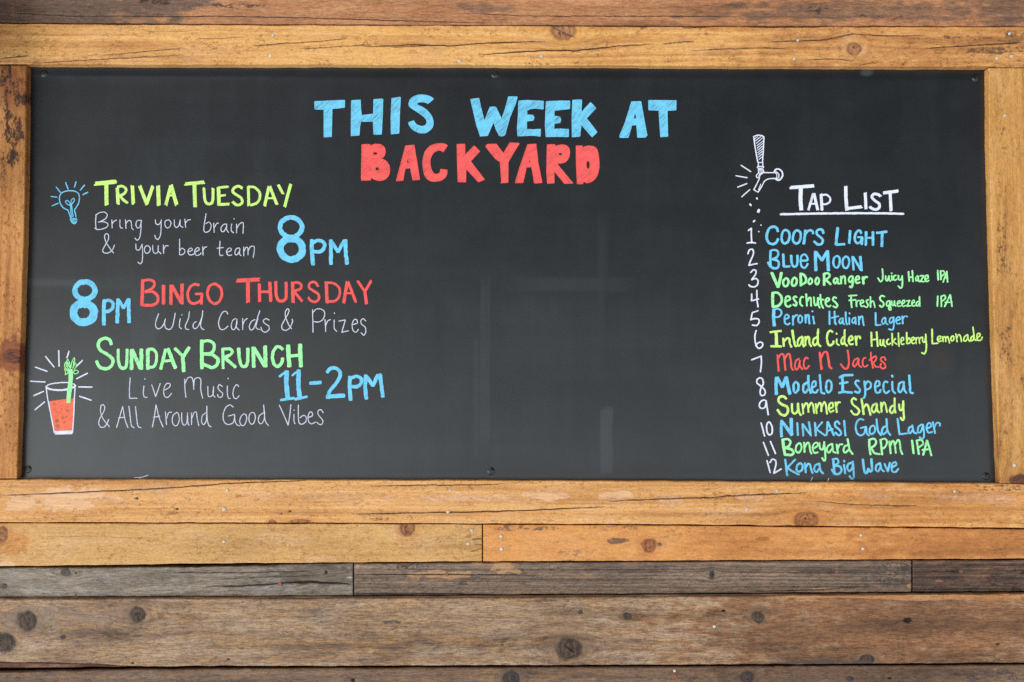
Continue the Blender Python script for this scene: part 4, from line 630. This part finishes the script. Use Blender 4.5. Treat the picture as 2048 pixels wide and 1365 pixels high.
pl = board('side_post', FR, [(128, -110), (960, -110)], [(128, 52.5), (400, 50), (700, 41), (860, 37), (962, 33)], 131.2, 957.6, YF, 0., W_postl, vertical=True, relief=1.5,
      knots=[(30, 712, 22, 13)],
      blobs=[('stain', 12, 160, 16, 26, 0.61), ('stain', 24, 178, 16, 14, 0.58), ('stain', 38, 195, 14, 16, 0.68), ('stain', 20, 235, 14, 18, 0.58), ('stain', 30, 265, 16, 30, 0.65), ('stain', 28, 320, 14, 20, 0.58), ('stain', 8, 330, 10, 40, 0.43), ('stain', 40, 160, 10, 20, 0.36), ('stain', 5, 205, 10, 18, 0.58), ('stain', 14, 460, 8, 60, 0.25), ('stain', 30, 630, 12, 40, 0.25), ('alt', 20, 170, 60, 60, .5, 1.2), ('alt', 25, 560, 14, 160, .2, 1.2), ('alt', 25, 715, 40, 35, .7), ('pale', 10, 880, 12, 14, .6, .4), ('pale', 34, 600, 8, 60, .3)],
      label='dark orange post with black burnt spots near its top')
pr = board('side_post', FR, [(130, 1977.5), (300, 1979), (500, 1984), (700, 1990), (966, 2000)], [(128, 2150), (970, 2150)], 136.5, 966.6, YF, 0., W_postr, vertical=True, relief=1.2,
      knots=[(2042, 962, 22, 10)],
      blobs=[('stain', 2000, 240, 9, 40, 0.34), ('stain', 1994, 330, 8, 30, 0.31), ('stain', 2002, 480, 10, 60, 0.40), ('stain', 2012, 520, 8, 50, 0.31), ('stain', 2020, 600, 12, 60, 0.25), ('stain', 2014, 690, 14, 40, 0.46), ('stain', 2026, 720, 12, 30, 0.34), ('stain', 2008, 780, 8, 40, 0.31), ('stain', 2010, 850, 7, 34, 0.37), ('stain', 2036, 770, 10, 40, 0.31), ('alt', 2012, 620, 20, 160, .35, 1.2), ('pale', 2010, 860, 9, 40, .4), ('stain', 2040, 955, 14, 9, 0.37), ('stain', 2044, 160, 8, 40, 0.25)],
      label='golden post mottled with brown stains')
for b in (top, bot, pl, pr): child(b, FR)
sl_ = board('side_plank', PW, [(128, -420), (960, -420)], [(128, -112), (960, -112)], 131.2, 957.6, YF + .004, .016, W_low, vertical=True, du=5, dv=4)
sr_ = board('side_plank', PW, [(128, 2152), (960, 2152)], [(128, 2470), (960, 2470)], 136.5, 966.6, YF + .004, .016, W_low, vertical=True, du=5, dv=4)
for b in (sl_, sr_): child(b, PW)
nails(top, [(546, 71), (541, 112), (919, 123), (1083, 113.5), (1596, 81), (1589, 118), (2019, 68), (2023, 113), (1994, 117)], YF - .0008)
nails(bot, [(454.5, 981), (448, 1019), (900, 981), (896, 1024), (1554, 982), (1494, 1019), (1909, 983)], YF - .0004)
nails(pr, [(2010, 231.5), (2028.5, 931)], YF)

# ---------------------------------------------------------------- the chalkboard
CB = empty('chalkboard', (0, 0, 0))
tag(CB, 'long black chalkboard sign with coloured hand lettering, an events list and a numbered drinks list', 'chalkboard')
def panel():
    x0, z0 = -1.235, -.014; x1, z1 = 1.235, 1.052
    nx, nz = 620, 270
    X, Zz = np.meshgrid(np.linspace(x0, x1, nx), np.linspace(z0, z1, nz), indexing='ij')
    def blob(px, py, rx, ry, amt, seed, soft=.35, rect=False):
        cx, cz = P(px, py, 0.); a = np.abs(X - cx) / (rx * MPP); b = np.abs(Zz - cz) / (ry * MPP)
        nzv = (fbm(X * 30 + seed, Zz * 30, seed % 50, 3) - .5) * .25
        r = (np.maximum(a, b) if rect else np.sqrt(a * a + b * b)) + nzv
        return amt * sst(1 + soft, 1 - soft, r)
    s = np.zeros_like(X)
    # wiped chalk: soft upright swipes and a faint band
    for args in [(970, 720, 9, 170, .22, 1, .14, True), (952, 800, 6, 130, .15, 2, .3, True), (1213, 882, 12, 64, .42, 3, .10, True), (1206, 560, 10, 130, .14, 9, .5, True), (285, 760, 26, 190, .24, 4, .3, True), (258, 830, 10, 120, .2, 5, .4, True), (95, 566, 60, 7, .4, 6, .4, True), (250, 566, 240, 12, .14, 15, .5, True), (1150, 570, 110, 14, .22, 7, .4, True), (1160, 660, 190, 80, .10, 8, .6), (1560, 545, 60, 8, .1, 10, .5, True),
                 (120, 800, 110, 150, .16, 16, .7), (1000, 952, 900, 4, .28, 17, .6, True), (300, 155, 260, 3, .22, 18, .6, True), (600, 900, 500, 40, .10, 19, .8), (420, 945, 300, 10, .2, 21, .7), (1733, 146, 12, 7, .8, 20, .3)]:
        s = np.maximum(s, blob(*args))
    s = s +   .12 * sst(.55, .8, fbm(X * 5, Zz * 5, 91, 4)) * fbm(X * 60 + Zz * 25, Zz * 9, 93, 3)
    s = s + .10 * (fbm(X * 3, Zz * 40, 33, 3) - .5) + .12 * (fbm(X * 40, Zz * 2.2, 37, 3) - .5)
    red = np.zeros_like(X)
    for args in [(1885, 722, 22, 24, .5, 11), (1815, 722, 30, 16, .35, 12), (760, 600, 14, 14, .0, 13)]: red = np.maximum(red, blob(*args, .6))
    dkk = np.zeros_like(X)
    # ghosts of rubbed-out writing beside the list
    for px, py, rx, ry in [(1850, 800, 12, 34), (1880, 776, 34, 9), (1915, 812, 20, 10), (1896, 890, 8, 24), (1912, 900, 16, 6), (1870, 836, 30, 5), (1700, 800, 40, 6), (1938, 800, 6, 20), (1640, 752, 60, 5)]:
        dkk = np.maximum(dkk, blob(px, py, rx, ry, .8, int(px) % 50, .5))
    idx = np.arange(nx * nz).reshape(nx, nz)
    f = np.stack([idx[:-1, :-1], idx[1:, :-1], idx[1:, 1:], idx[:-1, 1:]], -1).reshape(-1, 4)
    Y = (fbm(X * 1.3, Zz * 1.6, 61, 2) - .5) * .0006
    v = np.stack([X, Y, Zz], -1).reshape(-1, 3)
    n = len(v); ring = np.concatenate([idx[:, 0], idx[-1, 1:], idx[::-1, -1][1:], idx[0, ::-1][1:-1]])
    rv = v[ring].copy(); rv[:, 1] = .009; ri = n + np.arange(len(ring))
    f2 = np.stack([ring, ri, np.roll(ri, -1), np.roll(ring, -1)], -1)
    me = bpy.data.meshes.new('panel'); me.from_pydata(np.concatenate([v, rv]).tolist(), [], np.concatenate([f, f2]).tolist())
    c = np.stack([np.clip(s, 0, 1), red, dkk, np.ones_like(s)], -1).reshape(-1, 4); c = np.concatenate([c, c[ring]])
    at = me.attributes.new('smudge', 'FLOAT_COLOR', 'POINT'); at.data.foreach_set('color', c.astype(np.float32).ravel())
    me.polygons.foreach_set('use_smooth', [True] * len(f) + [False] * len(f2)); me.update()
    q = NT('blackboard_paint'); tcn = q.n('ShaderNodeTexCoord').outputs['Object']
    sm = q.n('ShaderNodeSeparateColor', (q.attr('smudge').outputs['Color'],)).outputs
    g1 = q.noise(tcn, 500, 3, .6); g2 = q.noise(tcn, 7, 4, .6); g3 = q.noise(tcn, 1600, 1, .5)
    c = q.mix(q.step(g2, .3, .7), (.0112, .0119, .0132, 1), (.0158, .0166, .0182, 1))
    c = q.mix(q.math('MULTIPLY', sm[0], q.step(g1, .2, .75, .5, 1.)), c, (.060, .066, .073, 1))
    c = q.mix(q.math('MULTIPLY', sm[1], .5), c, (.055, .033, .018, 1))
    c = q.mix(q.math('MULTIPLY', sm[2], .45), c, (.012, .013, .0135, 1))
    dust = q.math('MULTIPLY', q.step(g3, .66, .8), .35)
    c = q.mix(q.math('MULTIPLY', dust, .25), c, (.16, .17, .18, 1))
    q.set(q.b.inputs['Base Color'], c)
    q.set(q.b.inputs['Roughness'], q.math('ADD', BOARD_ROUGH, q.math('MULTIPLY', sm[0], .08)))
    q.b.inputs['IOR'].default_value = 1.5; q.b.inputs['Specular IOR Level'].default_value = BOARD_SPEC
    bp = q.n('ShaderNodeBump', {'Strength': .12, 'Distance': .0004, 'Height': g1}); q.set(q.b.inputs['Normal'], bp.outputs[0])
    return link('panel', me, q.m, CB)
panel()

def screw_mesh():
    """pan-head cross-slot screw"""
    n, m = 44, 26; Rr = .0097
    v = []; f = []
    for i in range(m + 1):
        t = i / m; r = Rr * t
        for k in range(n):
            a = 2 * math.pi * k / n; x, zz = r * math.cos(a), r * math.sin(a)
            h = .0036 * math.sqrt(max(0, 1 - (t * .86) ** 2)) if t < .80 else .0010 - .0006 * (t - .8) / .2
            w = .0011
            if (abs(x) < w or abs(zz) < w) and r < .0040: h -= .0022 * min(1, (.0042 - r) / .0009)
            if i == m: h = -.0008
            v.append((x, -h, zz))
    for i in range(m):
        for k in range(n):
            a, b = i * n + k, i * n + (k + 1) % n; f.append((a, b, b + n, a + n))
    me = mesh_np('screw', v, f); me.polygons.foreach_set('use_smooth', [True] * len(f)); me.update(); me.materials.append(M_screw)
    return me
SM = screw_mesh()
for i, (px, py) in enumerate([(87, 147.5), (990, 149), (1952, 156), (55, 939), (982, 943), (1973, 953)]):
    X, Zz = P(px, py, -.002)
    o = bpy.data.objects.new('screw', SM); COL.objects.link(o); o.parent = CB; o.location = (float(X), -.0004, float(Zz)); o.rotation_euler = (0, i * 1.3 + .4, 0)

# ---------------------------------------------------------------- pens
LAYER = [0]
def nextlayer():
    LAYER[0] = (LAYER[0] + 1) % 22
    return .00034 + LAYER[0] * .000018
def smooth_line(p, closed=False, step=.0022):
    p = np.asarray(p, float); n = len(p)
    if closed: q = np.concatenate([p[-1:], p, p[:2]])
    elif n == 2: q = None
    else: q = np.concatenate([2 * p[:1] - p[1:2], p, 2 * p[-1:] - p[-2:-1]])
    out = []
    if q is None:
        L = np.linalg.norm(p[1] - p[0]); k = max(3, int(L / step / 2)); t = np.linspace(0, 1, k)[:, None]
        return p[0] * (1 - t) + p[1] * t
    for i in range(1, len(q) - 2):
        a, b, c, d = q[i - 1:i + 3]; L = np.linalg.norm(c - b); k = max(2, int(L / step))
        t = np.arange(k)[:, None] / k
        # centripetal-like tension keeps hand-drawn corners from overshooting
        m1 = (c - a) * .42; m2 = (d - b) * .42
        out.append((2 * t ** 3 - 3 * t ** 2 + 1) * b + (t ** 3 - 2 * t ** 2 + t) * m1 + (-2 * t ** 3 + 3 * t ** 2) * c + (t ** 3 - t ** 2) * m2)
    if not closed: out.append(p[-1:])
    return np.concatenate(out)
class Ink:
    def __init__(s): s.v = []; s.f = []; s.k = 0
    def ribbon(s, line, w, closed=False, rnd=True):
        """a bead of ink along a line of (x, z) points, w metres wide"""
        s.k += 1; n = len(line); rng = np.random.default_rng(s.k * 31 + n)
        if closed: tan = np.roll(line, -1, 0) - np.roll(line, 1, 0)
        else: tan = np.gradient(line, axis=0)
        L = np.linalg.norm(tan, axis=1, keepdims=True); tan = tan / np.maximum(L, 1e-9); nor = np.stack([-tan[:, 1], tan[:, 0]], 1)
        arc = np.concatenate([[0], np.cumsum(np.linalg.norm(np.diff(line, axis=0), axis=1))])
        wob = 1 + .14 * (vn(arc * 160 + s.k * 3.7, arc * 0 + s.k, 71) - .5) * 2
        wob2 = 1 + .14 * (vn(arc * 160 + s.k * 5.1, arc * 0 + s.k, 72) - .5) * 2
        hw = np.full(n, w / 2)
        A, B = line, None
        l = line + nor * (hw * wob)[:, None]; r = line - nor * (hw * wob2)[:, None]
        if not closed and rnd:
            c0 = []; c1 = []
            for a in np.linspace(-1, 1, 7)[1:-1]:
                pass
            ks = [.92, .72, .38]
            def cap(p, t, nn, h):
                L_, R_ = [], []
                for q in (1, .8, .5, .2):
                    o = math.cos(math.asin(q)) ; e = q
                    L_.append(p + t * h * e * rnd + nn * h * o); R_.append(p + t * h * e * rnd - nn * h * o)
                return L_, R_
            La, Ra = cap(line[0], -tan[0], nor[0], hw[0]); Lb, Rb = cap(line[-1], tan[-1], nor[-1], hw[-1])
            l = np.concatenate([La, l, Lb[::-1]]); r = np.concatenate([Ra, r, Rb[::-1]])
        n = len(l); y0 = nextlayer(); yy = y0 + np.linspace(0, .00016, n)
        b = len(s.v)
        for i in range(n):
            s.v += [(l[i, 0], .0006, l[i, 1]), (l[i, 0], -yy[i], l[i, 1]), (r[i, 0], -yy[i], r[i, 1]), (r[i, 0], .0006, r[i, 1])]
        for i in range(n - 1 + (1 if closed else 0)):
            a, c = b + 4 * i, b + 4 * ((i + 1) % n)
            for k in range(3): s.f.append((a + k, a + k + 1, c + k + 1, c + k))
        if not closed: s.f += [(b, b + 3, b + 2, b + 1), (b + 4 * n - 4, b + 4 * n - 3, b + 4 * n - 2, b + 4 * n - 1)]
    def poly(s, loops, h=.0003):
        pts = [[Vector((p[0], p[1], 0)) for p in lp] for lp in loops]
        b = len(s.v); flat = [p for lp in loops for p in lp]
        s.v += [(p[0], -h, p[1]) for p in flat]
        for t in tessellate_polygon(pts): s.f.append((b + t[0], b + t[1], b + t[2]))
        o = b
        for lp in loops:
            n = len(lp); c = len(s.v); s.v += [(p[0], .0006, p[1]) for p in lp]
            for i in range(n): s.f.append((o + i, o + (i + 1) % n, c + (i + 1) % n, c + i))
            o += n
    def build(s, name, mat, parent):
        me = mesh_np(name, s.v, s.f)
        bm = bmesh.new(); bm.from_mesh(me); bmesh.ops.recalc_face_normals(bm, faces=bm.faces); bm.to_mesh(me); bm.free()
        return link(name, me, mat, parent)
def to_board(pts, reg):
    p = np.array(pts, float); X, Zz = P(reg[0] + p[:, 0] / reg[2], reg[1] + p[:, 1] / reg[2], -.0004)
    return np.stack([X, Zz], 1)
def read(s): return [tuple(map(float, a.split(','))) for a in s.split()]
def strokes(ink, text, reg, style):
    w0 = 30.
    if style[0] == 't': w0 = float(style[1:])
    for st in text.split(';'):
        tok = st.split(); w = w0; closed = False; sharp = False; i = 0
        if ',' not in tok[0]:
            o = tok[0]; i = 1
            if 'c' in o: closed = True; o = o.replace('c', '')
            if 's' in o: sharp = True; o = o.replace('s', '')
            if 'w' in o: w = float(o.replace('w', ''))
        p = to_board([tuple(map(float, a.split(','))) for a in tok[i:]], reg)
        wm = w / reg[2] * MPP
        if len(p) == 2 and np.linalg.norm(p[1] - p[0]) < wm * .6:
            d = (p[1] - p[0]); p = np.array([p[0] - d * .3, p[1] + d * .3])
        line = p if sharp else smooth_line(p, closed)
        if style == 'm':
            rng = np.random.default_rng(int(abs(p[0, 0]) * 1e4) + len(tok))
            tan = np.gradient(line, axis=0) if not closed else np.roll(line, -1, 0) - np.roll(line, 1, 0)
            tan /= np.maximum(np.linalg.norm(tan, axis=1, keepdims=True), 1e-9); nor = np.stack([-tan[:, 1], tan[:, 0]], 1)
            npass = 3 if w > 22 else 2; pw = wm * (.38 if npass == 3 else .52)
            for j in range(npass):
                off = (j - (npass - 1) / 2) * (wm - pw) / max(1, npass - 1) + rng.normal(0, wm * .02)
                l2 = line + nor * off
                if not closed:
                    l2 = l2.copy(); l2[0] -= tan[0] * rng.uniform(-.16, .26) * wm; l2[-1] += tan[-1] * rng.uniform(-.16, .26) * wm
                ink.ribbon(l2, pw, closed, .35)
        else:
            ink.ribbon(line, wm, closed, .5 if w > 26 else .95)

part_no = 0
def part(name, label=None):
    e = empty(name); e.parent = CB
    if label: e['label'] = label
    return e
# the filled capitals of the title
for colour, word, reg, letters in TITLE:
    fill = Ink(); edge = Ink()
    for loops in letters:
        L = []
        for lp in loops:
            if lp[0] == 'E':
                cx, cy, rx, ry = map(float, lp[1:].split(',')); pts = [(cx + rx * math.cos(a), cy + ry * math.sin(a)) for a in np.linspace(0, 2 * math.pi, 20, endpoint=False)]
            else: pts = read(lp)
            L.append(to_board(pts, reg))
        fill.poly(L)
        for lp in L:
            c = lp.mean(0); n = len(lp); dens = []
            for i in range(n):
                a, b = lp[i], lp[(i + 1) % n]; k = max(1, int(np.linalg.norm(b - a) / .003))
                for t in range(k): dens.append(a + (b - a) * t / k)
            edge.ribbon(np.array(dens), .0018, True)
    f = fill.build('title_word', CH_T[colour], CB); f['label'] = colour + ' filled capitals of the title'
    e = edge.build('outline', CH[colour], f)
names = {'heading': 'event_heading', 'note': 'event_note', 'time': 'event_time', 'underline': 'underline'}
for kind, colour, style, reg, wordsd in TEXT:
    pr_ = None
    for wname, txt in wordsd.items():
        ink = Ink(); strokes(ink, txt, reg, style)
        if pr_ is None and len(wordsd) > 1: pr_ = part('list_heading' if reg is RG else names[kind], '%s handwriting' % colour)
        o = ink.build('word' if len(wordsd) > 1 else ('list_underline' if kind == 'underline' else names[kind]), CH_NOTE if kind == 'note' else CH[colour], pr_ or CB)
        if pr_ is None: o['label'] = '%s handwriting' % colour
for (reg, w, txt), (colour, reg2, entry) in zip(NUMBERS, LIST):
    row = part('list_entry', '%s entry with a white number' % colour)
    ink = Ink(); strokes(ink, txt, reg, 't%d' % w); ink.build('number', CH[WHITE], row)
    for wd_ in entry.split('/'):
        ink = Ink(); strokes(ink, wd_, reg2, 't28'); ink.build('word', CH[colour], row)
bulb = part('bulb_drawing', 'blue drawing of a glowing light bulb')
for k, v in BULB.items():
    if k == 'shine_lines':
        for st in v.split(';'):
            ink = Ink(); strokes(ink, st, RA, 't11'); ink.build('shine_line', CH[BLUE], bulb)
        continue
    ink = Ink(); strokes(ink, v, RA, 't11'); ink.build(k, CH[BLUE], bulb)
tap = part('tap_drawing', 'white drawing of a dripping beer tap')
def split_strokes(text, reg, style, name, mat, parent):
    for st in text.split(';'):
        ink = Ink(); strokes(ink, st, reg, style); ink.build(name, mat, parent)
for k, v in TAP.items():
    if k in ('drops', 'shine_lines'): split_strokes(v, RG, 't11', k[:-1], CH[WHITE], tap); continue
    ink = Ink(); strokes(ink, v, RG, 't11'); ink.build(k, CH[WHITE], tap)
drk = part('cocktail_drawing', 'drawing of a red cocktail with a celery stick')
ink = Ink(); ink.poly([to_board(read(DRINK[0]), RE)], .00025); ink.build('drink', CH['orange'], drk)
ink = Ink(); strokes(ink, DRINK_SPECKS, RE, 't6'); ink.build('speckles', CH['olive'], drk)
ink = Ink(); ink.poly([to_board(read(GLASS_FOOT[0]), RE)], .0003); strokes(ink, GLASS_LINES, RE, 't11'); ink.build('glass_outline', CH[WHITE], drk)
for k, v in CELERY.items():
    ink = Ink(); LAYER[0] = 20; strokes(ink, v, RE, 't8')
    ink.v = [(a, b - .0004 if b < 0 else b, c) for a, b, c in ink.v]; ink.build(k, CH[GREEN], drk)
ink = Ink(); strokes(ink, CELERY_YELLOW, RE, 't8'); ink.build('celery_edge', CH['yellow'], drk)
split_strokes(COCKTAIL_RAYS, RE, 't13', 'shine_line', CH[WHITE], drk)
# unseen timber bracket added beyond the picture to shade the wall's upper left
tp = link('shade_bracket', mesh_np('shade_bracket', [(x, y, zz) for x in (-1.56, -1.372) for y in (-.30, -.0262) for zz in (1.0, 1.7)],
          [(0, 1, 3, 2), (4, 6, 7, 5), (0, 4, 5, 1), (2, 3, 7, 6), (0, 2, 6, 4), (1, 5, 7, 3)]), plain('dark_timber', lin(110, 72, 44), .7, 0, .3, .5, 40))
tag(tp, 'unseen timber bracket added to shade the upper left of the wall', 'bracket', kind='structure')

# stray chalk whiskers along the lower edge
for st in ("w1.4 278,957 296,951", "w1.2 268,956 284,954.5", "w1.2 1622,962 1625,955", "w1.2 1655,963 1658,957"):
    ink = Ink(); strokes(ink, st, (0, 0, 1.0), 't1.2'); ink.build('chalk_mark', CH[WHITE], CB)
